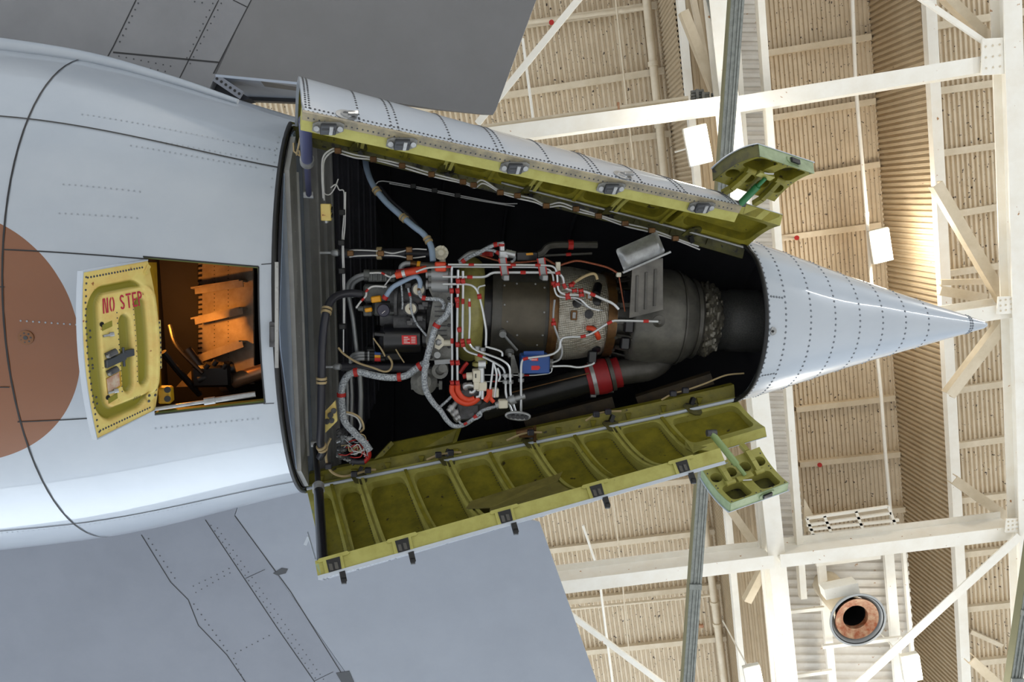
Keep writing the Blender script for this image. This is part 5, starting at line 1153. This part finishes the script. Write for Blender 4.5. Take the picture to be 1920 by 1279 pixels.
# cluster of connectors at the end of the loom
cc = thing('connector_cluster', P(650, 840, 8.0), 'cluster of small wired connectors at the lower end of the bulkhead', 'connectors'); random.seed(11)
for k in range(22):
    x, y = random.uniform(632, 662), random.uniform(805, 862); d = nrm(V(random.uniform(.2, 1), random.uniform(-.6, .6), random.uniform(-1, -.2))); p = P(x, y, 8.1)
    g = MB(); g.lathe(p, d, [(0, .024), (.05, .024), (.05, .032), (.07, .032), (.07, .018), (.10, .018)], 10); g.build('connector', M[random.choice(['steel', 'alud', 'alud'])], cc, 40)
for k in range(16):
    x, y = random.uniform(634, 660), random.uniform(808, 858); g = MB(); g.tube(spline(px3([(x, y, 8.02), (x + random.uniform(4, 14), y + random.uniform(-10, 6), 7.96), (x + random.uniform(14, 26), y + random.uniform(-6, 12), 7.98), (690 + random.uniform(-8, 2), 835 + random.uniform(-10, 25), 8.0)])), .007, 5)
    g.build('lead', M[('white', 'tan', 'braid', 'red')[k % 4]], cc, 50)
for pts, mt, r in (([(683, 828, 7.98), (690, 840, 8.0), (692, 855, 8.02), (684, 866, 8.05)], 'red', .026), ([(684, 866, 8.05), (670, 866, 8.05), (660, 864, 8.05)], 'hosed', .034), ([(640, 772, 7.98), (660, 775, 7.98), (676, 785, 7.98), (682, 802, 7.98), (676, 810, 8.0)], 'tan', .012), ([(646, 774, 7.98), (668, 782, 8.0), (676, 796, 8.0), (674, 806, 8.0)], 'white', .012)):
    g = MB(); g.tube(spline(px3(pts)), r, 8); g.build('lead', M[mt], cc, 50)
g = MB()
for x in (650, 658, 676): g.tube(px3([(x, 700, 8.3), (x + 2, 740, 8.3), (x + 1, 800, 8.3)]), .020, 8)
tag(g.build('conduit_bundle', M['pipeg'], None, 50), 'grey conduits going down behind the braided loom', 'conduit')
g = MB(); g.bbox(P(988, 812, 8.2), T * .10, YD * .04, NN * .06); g.cyl(P(968, 812, 8.15), P(1000, 806, 8.15), .04); g.bar(P(1003, 800, 8.25), P(1003, 828, 8.1), .03, .04, V(0, 0, 1)); tag(g.build('latch_actuator', M['brown'], None, 40), 'brown dirty actuator sitting over the middle hinge of the lower longeron', 'actuator')
# thin wire lines on the bulkhead
harness('wire_harness', 'pair of white wires running down the bulkhead beside the relay box', [[(606, 345, 7.9), (608, 362, 7.9), (618, 365, 7.95), (628, 352, 7.95), (634, 336, 8.0)], [(620, 352, 7.95), (630, 346, 7.95), (636, 356, 8.0), (645, 360, 8.0), (645, 400, 8.0), (642, 440, 8.0), (642, 475, 8.0), (643, 520, 8.0), (644, 580, 8.0), (644, 660, 8.0)], [(648, 360, 8.0), (647, 420, 8.0), (644, 460, 8.0), (646, 530, 8.0), (646, 610, 8.0)]], [(641, 398, 7.98), (640, 455, 7.98), (641, 508, 7.98), (642, 612, 7.98)], 'white', 'cable', .007, 'black')
# ================================================================ hangar: floor, roof, steelwork
HZ, LZ = 22.0, 19.2        # heights of the high and the low roof above the camera
ZUP = V(0, 0, 1)
def struct(name, mb, mt, kind='structure', smooth=None):
    o = mb.build(name, mt, None, smooth); o['kind'] = kind; return o
g = MB(); g.box(V(0, 0, -.1), V(45, 0, 0), V(0, 45, 0), V(0, 0, .1)); struct('floor', g, M['floor'])
# edge lines of the roof steps (px at top and bottom of the frame), world lines along Y
def eline(x0, x1, h, ya=-22., yb=24.):
    a, b = P(x0, 0, h), P(x1, 1279, h); d = (b - a) / (b - a)[1]
    return a + d * (ya - a[1]), a + d * (yb - a[1])
def sheet(a0, a1, b0, b1, pitch, depth, nrm_, ridge_along):
    """corrugated sheet over the quad a0-a1 / b0-b1; ridges run from the a edge to the b edge or along them"""
    g = MB(); W = np.linalg.norm(a1 - a0); n = max(2, int(W / pitch)); pr = [(0, 0), (.36, 0), (.48, 1), (.88, 1)]
    vs = []; 
    for k in range(n + 1):
        for f, d in pr:
            t = min((k + f) / n, 1.0)
            for q in (lerp(a0, a1, t), lerp(b0, b1, t)): vs.append(q + nrm_ * depth * d)
            if t >= 1.0: break
    m_ = len(vs) // 2
    g.add(vs, [(2 * i, 2 * i + 1, 2 * i + 3, 2 * i + 2) for i in range(m_ - 1)])
    # a back sheet so the roof is solid
    o = nrm_ * (-.05); g.add([a0 + o, a1 + o, b1 + o, b0 + o], [(0, 1, 2, 3)])
    return g
L1h = eline(1231, 1371, HZ); L1l = eline(1266, 1401, LZ)
L2h = eline(1629, 1716, HZ); L2l = eline(1729, 1816, LZ)
L1l = (V(L1h[0][0] + .15, L1h[0][1], CAM[2] + LZ), V(L1h[1][0] + .15, L1h[1][1], CAM[2] + LZ)) if False else L1l
DN = V(0, 0, -1)
XL = lambda q, dx: q + V(dx, 0, 0)
# high roof west of the first step, ridges along Y
a0, b0 = XL(L1h[0], -24), XL(L1h[1], -24)
struct('ceiling', sheet(a0, L1h[0], b0, L1h[1], .145, .062, DN, 0), M['tan_roof'])
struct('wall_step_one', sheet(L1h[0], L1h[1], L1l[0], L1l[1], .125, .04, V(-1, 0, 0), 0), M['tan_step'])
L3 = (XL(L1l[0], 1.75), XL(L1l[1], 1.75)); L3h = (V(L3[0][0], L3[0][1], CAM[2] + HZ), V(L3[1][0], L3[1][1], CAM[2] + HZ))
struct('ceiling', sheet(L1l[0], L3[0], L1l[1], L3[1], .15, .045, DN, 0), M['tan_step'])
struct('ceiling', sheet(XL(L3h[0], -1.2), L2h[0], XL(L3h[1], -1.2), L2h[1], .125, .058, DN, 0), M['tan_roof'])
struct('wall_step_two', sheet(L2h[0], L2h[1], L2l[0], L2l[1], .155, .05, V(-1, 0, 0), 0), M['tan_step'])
struct('ceiling', sheet(L2l[0], XL(L2l[0], 14), L2l[1], XL(L2l[1], 14), .125, .058, DN, 0), M['tan_roof'])
g = MB(); g.add([L3[0], L3[1], L3h[1], L3h[0]], [(0, 1, 2, 3)]); g.box((L3[0] + L3h[1]) / 2 + V(.04, 0, 0), V(.02, 0, 0), V(0, .1, 0), V(0, 0, .1)); struct('wall_step_back', g, M['tan_step'])

def member(name, pa, pb, h, wd, ht, label, cat, mt='steelw', shape='i', group=None, ha=None, hb=None, rot=0.):
    a, b = P(*pa, ha or h), P(*pb, hb or h); g = MB()
    if shape == 'i': g.ibeam(a, b, wd, ht, .035, ZUP)
    elif shape == 'box': g.bar(a, b, wd, ht, ZUP)
    elif shape == 'pipe': g.cyl(a, b, wd / 2, 14)
    elif shape == 'l':
        ax = nrm(b - a); sd = nrm(np.cross(ax, ZUP)); g.bar(a, b, wd, .03, ZUP); g.bar(a + sd * (wd / 2 - .015) + ZUP * ht / 2, b + sd * (wd / 2 - .015) + ZUP * ht / 2, .03, ht, ZUP)
    elif shape == 'c':
        ax = nrm(b - a); sd = nrm(np.cross(ax, ZUP)); g.bar(a, b, wd, .025, ZUP)
        for s_ in (-1, 1): g.bar(a + sd * s_ * (wd / 2 - .012) + ZUP * ht / 2, b + sd * s_ * (wd / 2 - .012) + ZUP * ht / 2, .025, ht, ZUP)
    o = g.build(name, M[mt], None, 40 if shape == 'pipe' else None)
    tag(o, label, cat, group); return o
# purlins
def purlins(lst, h, label, grp):
    for k, (a, b) in enumerate(lst): member('roof_purlin', a, b, h, .17, .2, label, 'purlin', 'steelt', 'c', grp)
def ext(x0, y0, x1, y1, xa, xb):
    f = (y1 - y0) / (x1 - x0); return ((xa, y0 + f * (xa - x0)), (xb, y0 + f * (xb - x0)))
purlins([ext(994, 44, 1206, 12, 700, 1235), ext(941, 180, 1237, 133, 700, 1246), ext(1091, 273, 1236, 253, 800, 1258)], HZ - .18, 'cream purlin under the high roof beyond the dark grey elevator', 'purlins beyond the dark grey elevator')
purlins([ext(1266, 905, 1330, 898, 1100, 1332), ext(1038, 1033, 1334, 998, 900, 1341), ext(1071, 1129, 1348, 1100, 900, 1352), ext(1103, 1224, 1360, 1198, 900, 1362)], HZ - .18, 'cream purlin under the high roof beside the pale blue-grey elevator', 'purlins beside the pale elevator')
purlins([ext(1430, 101, 1632, 69, 1440, 1634), ext(1445, 222, 1639, 190, 1450, 1642), ext(1530, 328, 1645, 309, 1460, 1650), ext(1465, 447, 1622, 426, 1465, 1652)], HZ - .18, 'cream purlin under the corrugated roof above the tail cone', 'purlins above the tail cone')
purlins([ext(1493, 769, 1676, 747, 1493, 1678), ext(1502, 872, 1685, 853, 1500, 1688), ext(1537, 971, 1697, 956, 1515, 1698)], HZ - .18, 'cream purlin under the corrugated roof below the tail cone, above the round fan', 'purlins between tail cone and fan')
lowp = [(1747, 50, 1869, 30), (1751, 172, 1872, 155), (1755, 289, 1877, 272), (1760, 407, 1880, 387), (1761, 516, 1886, 497), (1801, 732, 1896, 718), (1787, 838, 1900, 822), (1798, 940, 1905, 928), (1807, 1041, 1912, 1029), (1816, 1143, 1905, 1134), (1830, 1244, 1890, 1238)]
purlins([ext(*q, 1738 + .06 * q[1], 1960) for q in lowp], LZ - .16, 'cream purlin on the low corrugated roof beyond the tail cone tip', 'purlins beyond the cone tip')
# wide trusses running across (along X)
TR = [('above the upper bay door, ending at the galvanised rail', (880, 262), (1350, 199)), ('from the galvanised rail to the far upper corner column', (1372, 200), (1868, 119)), ('beside the lower stabilizer, crossed by the galvanised rail', (880, 1107), (1440, 1039)), ('above the round fan, joining the steel column', (1452, 1038), (1895, 984)), ('hidden in part by the tail cone tip', (1380, 650), (1892, 575))]
for lab, a, b in TR:
    o = member('truss_chord', a, b, 17.26, .34, .84, 'white steel I-beam ' + lab, 'beam', 'steelw', 'i')
# columns and longitudinal beams (along Y)
member('roof_girder', (1336, -60), (1482, 1340), 17.3, .42, .46, 'wide white longitudinal beam passing behind the small exhaust doors', 'beam')
member('roof_girder', (1884, -60), (1926, 1340), 16.9, .40, .44, 'wide white longitudinal beam just past the tail cone tip', 'beam')
member('roof_girder', (1738, -60), (1812, 1340), LZ - .25, .26, .2, 'flat white beam edging the darker riser beyond the tail cone', 'beam', 'steelw', 'box')
member('roof_girder', (1270, -60), (1398, 1340), LZ - .2, .17, .2, 'slim white beam edging the riser beside the drain pipe', 'beam', 'steelw', 'box')
member('roof_girder', (1420, -60), (1505, 1120), 17.6, .16, .2, 'slim white edge beam along the slatted white deck', 'beam', 'steelw', 'box')
member('roof_girder', (1315, -60), (1378, 215), 17.4, .07, .1, 'thin steel strut beside the glowing lamp over the upper bay door', 'beam', 'galv', 'box')
member('roof_girder', (1288, -60), (1343, 215), 18.2, .12, .14, 'cream inner strut of the truss over the upper bay door', 'beam', 'steelt', 'box')
member('roof_girder', (1415, 905), (1455, 1330), 17.6, .09, .1, 'thin cream strut running beside the lower lamp under the round fan', 'beam', 'steelw', 'box')
# diagonal braces
BR = [((895, 232), (1100, -20), .14, .08, 'box', 16.5, 'long thin white brace running past the dark grey elevator tip'), ((1040, 1130), (1290, 1318), .13, .08, 'box', 16.5, 'long thin white brace running past the pale elevator trailing edge'),
      ((1722, -6), (1862, 90), .10, .08, 'box', 16.9, 'thin bright brace meeting the upper corner of the far beam'), ((1775, -10), (1872, 86), .2, .2, 'c', 17.4, 'thick grey channel brace meeting the upper corner of the far beam'),
      ((1758, 345), (1886, 565), .25, .2, 'c', 17.4, 'heavy cream diagonal brace above the tail cone tip'), ((1898, 590), (1782, 742), .26, .2, 'c', 17.15, 'heavy cream diagonal brace below the tail cone tip'),
      ((1790, 900), (1905, 982), .24, .2, 'c', 17.75, 'cream brace dropping to the far beam joint above the long rusty brace'), ((1912, 1005), (1590, 1300), .22, .14, 'l', 16.6, 'long rust-streaked white brace crossing the dark riser by the fan'),
      ((1820, 1185), (1880, 1212), .12, .1, 'c', 19.0, 'short thin brace low on the far roof near the frame corner'), ((1822, 1238), (1890, 1300), .24, .2, 'c', 17.4, 'cream brace in the lower corner beyond the long rusty brace'),
      ((1283, 20), (1352, 195), .2, .2, 'c', 17.66, 'cream diagonal brace in the truss over the upper bay door'), ((1371, 958), (1425, 1035), .2, .2, 'c', 17.66, 'cream diagonal brace dropping to the chord below the small green door'),
      ((1436, 1065), (1402, 1130), .2, .2, 'c', 17.7, 'short cream brace rising from the chord beside the lower lamp'), ((1765, 530), (1866, 528), .14, .1, 'c', 18.0, 'brown-shaded horizontal brace above the cone tip chord'), ((1764, 545), (1850, 560), .24, .2, 'c', 18.0, 'tapered cream brace between riser and chord above the cone tip')]
for a, b, wd, ht, sh, h, lab in BR: member('diagonal_brace', a, b, h, wd, ht, lab, 'brace', 'steelw' if sh in ('box', 'l') else 'steelt', sh)
# gusset plates at the joints
for x, y, wd, hh, lab in ((1862, 106, .5, .75, 'square white gusset plate at the upper far beam joint'), (1886, 572, .4, .4, 'white gusset plate behind the tail cone tip joint'), (1899, 985, .35, .35, 'small rusty gusset plate where the long brace meets the far beam')):
    g = MB(); g.box(P(x, y, 16.75), V(wd / 2, .02, 0), V(-.02, hh / 2, 0), V(0, 0, .02)); g.mat(1)
    for i in range(3):
        for j in range(3): g.dome(P(x, y, 16.72) + V((i - 1) * wd * .3, (j - 1) * hh * .3, 0), DN, .025)
    tag(g.build('gusset_plate', [M['steelw'], M['steelt']]), lab, 'plate')
# pipes
def piperun(name, pts, h, r, label, mt='steelt', collars=(), cat='pipe'):
    root = None; q = px3(pts, h); g = MB(); g.tube(q, r, 12)
    for t in collars:
        k = t * (len(q) - 1); i = min(int(k), len(q) - 2); c = lerp(q[i], q[i + 1], k - i); d = nrm(q[i + 1] - q[i]); g.lathe(c - d * .06, d, [(0, r), (0, r * 1.25), (.12, r * 1.25), (.12, r)], 12)
    tag(g.build(name, M[mt], None, 40), label, cat)
piperun('drain_pipe', [(1206, -60), (1278, 640), (1366, 1340)], HZ - .45, .115, 'thick cream drain pipe hung along the riser by the high roof', 'steelt', (.12, .2, .3, .68, .84, .87))
piperun('sprinkler_pipe', [(1000, 1149), (1336, 1116), (1346, 1116)], HZ - .4, .045, 'thin cream sprinkler pipe branching from the thick drain pipe', 'steelt', (.4, .75))
piperun('sprinkler_pipe', [(990, 42), (1212, 14)], HZ - .4, .06, 'rust-marked cream sprinkler pipe beyond the elevator tip', 'steelt', (.3, .8))
piperun('roof_conduit', [(1596, -60), (1604, 150), (1608, 205), (1625, 400), (1640, 620), (1652, 740), (1660, 850), (1672, 985)], 20.3, .05, 'slim cream conduit carrying the glowing lamp above the tail cone', 'steelw', (.43, .55, .62))
piperun('hanger_rod', [(1093, 985), (1122, 1070), (1150, 1290)], 18.5, .035, 'pale hanger rod crossing the chord beside the pale elevator', 'steelw', ())
piperun('hanger_rod', [(980, 72), (1002, 240)], 18.5, .035, 'pale hanger rod next to the dark grey elevator tip', 'steelw', ())
piperun('hanger_rod', [(1146, 900), (1164, 1060), (1186, 1290)], 20.5, .022, 'thin tan rod close under the high roof beside the pale elevator', 'steelt', ())
piperun('hanger_rod', [(1152, -20), (1176, 200), (1188, 300)], 20.5, .026, 'thin tan rod close under the high roof above the upper bay door', 'steelt', ())
for k, (dy, r, mt, lab) in enumerate(((-13, .05, 'steelt', 'uppermost cream service pipe over the white chord'), (-4, .045, 'steelt', 'second cream service pipe over the white chord'), (3, .028, 'greenp', 'thin green service pipe lying nearest the white chord'))):
    piperun('service_pipe', [(900, 252 + dy), (1290, 197 + dy)], 17.42, r, lab, mt, ())
g = MB(); g.bar(P(1159, 192, 17.4), P(1160, 216, 17.4), .05, .06, ZUP); tag(g.build('pipe_bracket', M['rust']), 'rusty bracket holding the service pipes on the white chord', 'bracket')
for j, (x, y) in enumerate(((1307, 185), (1318, 190), (1345, 190))):
    g = MB()
    for k in range(4): g.cyl(P(x - 12, y - 12 + k * 6, 17.6), P(x + 12, y - 15 + k * 6, 17.6), .035, 10)
    g.bar(P(x, y - 18, 17.55), P(x + 1, y + 12, 17.55), .06, .06, ZUP)
    tag(g.build('pipe_rack', M['alu']), ('clamped pipe ends beside the thin steel strut', 'clamped pipe ends in the middle of the truss bay', 'clamped pipe ends beside the galvanised rail')[j], 'pipes')
# galvanised rails hanging lower
def rail(a, b, h, lab):
    p, q = P(*a, h), P(*b, h); ax = nrm(q - p); sd = nrm(np.cross(ax, ZUP)); g = MB()
    g.bar(p, q, .19, .012, ZUP)
    for s_ in (-.085, -.02, .045, .09): g.bar(p + sd * s_ - ZUP * .012, q + sd * s_ - ZUP * .012, .026, .024, ZUP)
    g.mat(1); s0 = sd if np.dot(sd, V(1, 0, 0)) < 0 else -sd
    g.bar(p + s0 * .105 + ZUP * .06, q + s0 * .105 + ZUP * .06, .02, .16, ZUP); g.mat(0); g.bar(p - s0 * .105 + ZUP * .06, q - s0 * .105 + ZUP * .06, .02, .16, ZUP)
    for t in (.42, .80): c = lerp(p, q, t); g.bar(c - ax * .05 - ZUP * .03, c + ax * .05 - ZUP * .03, .22, .05, ZUP)
    tag(g.build('galvanised_rail', [M['galv'], M['galvy']]), lab, 'rail')
rail((1386, -60), (1286, 1340), 12.5, 'grey galvanised rail hanging across the hangar behind the bay doors')
rail((1945, 1000), (1895, 1340), 12.0, 'grey galvanised rail in the lower corner beyond the fan')
# white slatted deck strip and the fan deck
def deckstrip(x0a, x1a, ya, x0b, x1b, yb, h, pitch, label, grp=None):
    a0, a1, b0, b1 = P(x0a, ya, h), P(x1a, ya, h), P(x0b, yb, h), P(x1b, yb, h)
    g = sheet(a0, b0, a1, b1, pitch, .05, DN, 0); tag(g.build('roof_deck', M['deck']), label, 'deck', grp)
deckstrip(1376, 1424, -60, 1398, 1452, 470, 18.2, .2, 'slatted white deck strip past the galvanised rail, above the tail cone')
deckstrip(1420, 1478, 700, 1448, 1508, 1010, 18.2, .2, 'slatted white deck strip past the lower exhaust door')
deckstrip(1462, 1700, 1030, 1492, 1722, 1340, 18.2, .24, 'wide white deck around the round fan')
for a, b, wd, lab in (((1372, -60), (1448, 1000), .12, 'white stringer dividing deck strip and wide beam'), ((1538, 1040), (1566, 1340), .2, 'white stringer on the deck beside the fan'), ((1664, 1025), (1690, 1340), .24, 'white stringer on the deck past the fan'), ((1692, 1020), (1720, 1340), .08, 'thin white stringer at the edge of the dark riser')):
    member('deck_stringer', a, b, 17.8, wd, .12, lab, 'beam', 'steelw', 'box')
for a, b, lab in (((1530, 1058), (1650, 1044), 'thin white bar on the deck above the fan'), ((1542, 1213), (1690, 1196), 'thin white bar on the deck below the fan'), ((1474, 1148), (1545, 1140), 'short white bar on the deck at the fan side'), ((1486, 1268), (1560, 1258), 'short white bar on the deck under the fan')):
    member('deck_bar', a, b, 17.5, .09, .08, lab, 'beam', 'steelw', 'box')
# catwalk above the chord over the fan
cw = thing('catwalk', P(1600, 985, 17.6), 'white railed catwalk frame just above the fan chord', 'catwalk')
for k, (a, b) in enumerate((((1512, 985), (1670, 962)), ((1516, 993), (1685, 975)), ((1520, 1003), (1690, 985)), ((1512, 972), (1664, 950)))):
    g = MB(); g.bar(P(*a, 17.7), P(*b, 17.7), .07, .06, ZUP); g.build('rail', M['steelw'], cw)
for x in (1512, 1545, 1604, 1665):
    g = MB(); g.bar(P(x, 972 - (x - 1512) * .15, 17.7), P(x + 14, 1006 - (x - 1512) * .13, 17.7), .07, .06, ZUP); g.build('post', M['steelw'], cw)
g = MB(); g.prism([P(1508, 935, 18.0), P(1508, 1000, 18.0), P(1535, 985, 18.0)], ZUP * .03); g.build('side_plate', M['steelt'], cw)
# round ceiling fan: shroud, rusty cone and dark throat
fc = P(1609, 1163, 16.4); fr = thing('round_fan', fc, 'round grey fan shroud with a rusty orange cone and dark throat', 'fan')
g = MB(); g.lathe(fc, ZUP, [(0, .64), (.0, .69), (.03, .69), (.36, .46), (.36, .44), (.02, .62)], 48, False); g.build('shroud', M['fan'], fr, 40)
g = MB(); g.lathe(fc + ZUP * .05, ZUP, [(0, .53), (.02, .50), (.05, .42), (.07, .35), (.08, .31), (.22, .31), (.22, .36), (.02, .54)], 48, False); g.build('cone', M['rust'], fr, 40)
g = MB(); g.lathe(fc + ZUP * .2, ZUP, [(.0, .32), (.7, .32), (.7, .005)], 32, False); g.build('throat', M['black'], fr, 40)
g = MB(); g.lathe(fc + ZUP * .5, ZUP, [(-.1, .38), (1.85, .36)], 32, False); g.build('duct', M['steelt'], fr, 40)
g = MB(); g.box(fc + ZUP * .5 + V(-.2, -.60, 0), V(.42, -.03, 0), V(.02, .14, 0), V(0, 0, .16)); g.build('bracket', M['steelw'], fr)
# lamps
LAMPS = [(1310, 272, 17.0, .52, .86, 'glowing lamp hanging over the upper bay door'), (1653, 461, 19.9, .53, .92, 'glowing lamp over the tail cone on the slim conduit'), (1414, 1272, 16.6, .42, .62, 'glowing lamp at the frame edge beside the thin cream strut'), (1711, 1254, 16.6, .44, .72, 'glowing lamp at the frame edge under the long rusty brace')]
for x, y, h, wd, ln, lab in LAMPS:
    c = P(x, y, h); r = thing('high_bay_lamp', c, lab, 'lamp', 'high bay lamps')
    ux, uy = V(1, .0, 0), V(.1, 1, 0); uy = nrm(uy); ux = nrm(np.cross(uy, ZUP))
    g = MB(); g.bbox(c + ZUP * .10, ux * wd / 2, uy * ln / 2, ZUP * .07); g.build('housing', M['lampbody'], r, 40)
    g = MB(); g.bbox(c + ZUP * .0, ux * wd * .46, uy * ln * .47, ZUP * .035); g.build('light_panel', M['lamp'], r)
    g = MB(); g.cyl(c + ZUP * .16, (V(c[0], c[1], CAM[2] + 19.2) if y > 1200 or y < 300 else c + ZUP * .45), .02); g.bbox(c + ZUP * .2 - uy * ln * .3, ux * .07, uy * .07, ZUP * .06); g.build('hanger', M['steelw'], r)
    l = bpy.data.lights.new('high_bay_glow', 'POINT'); l.energy = 480 if y < 600 else 240; l.color = (1.0, .93, .80); l.shadow_soft_size = .35
    lo_ = bpy.data.objects.new('high_bay_glow', l); COL.objects.link(lo_); lo_.location = tuple(c - ZUP * .5)
# small red boxes on the purlins and a rusty tag
for x, y, lab in ((1034, 42, 'tiny red sprinkler head near the elevator tip'), (1494, 446, 'tiny red sprinkler head on the purlin above the cone'), (1537, 872, 'tiny red sprinkler head on the purlin below the cone')):
    g = MB(); g.cyl(P(x, y, 21.97), P(x, y, 21.2), .03, 10); g.cyl(P(x, y, 21.2), P(x, y, 21.15), .07, 10); tag(g.build('fire_sprinkler', M['red'], None, 40), lab, 'sprinkler')
g = MB(); g.bbox(P(1312, 1174, 21.92), V(.12, 0, 0), V(0, .05, 0), V(0, 0, .05)); tag(g.build('junction_box', M['rust'], None), 'small rust-red box on the roof beside the rail', 'box')
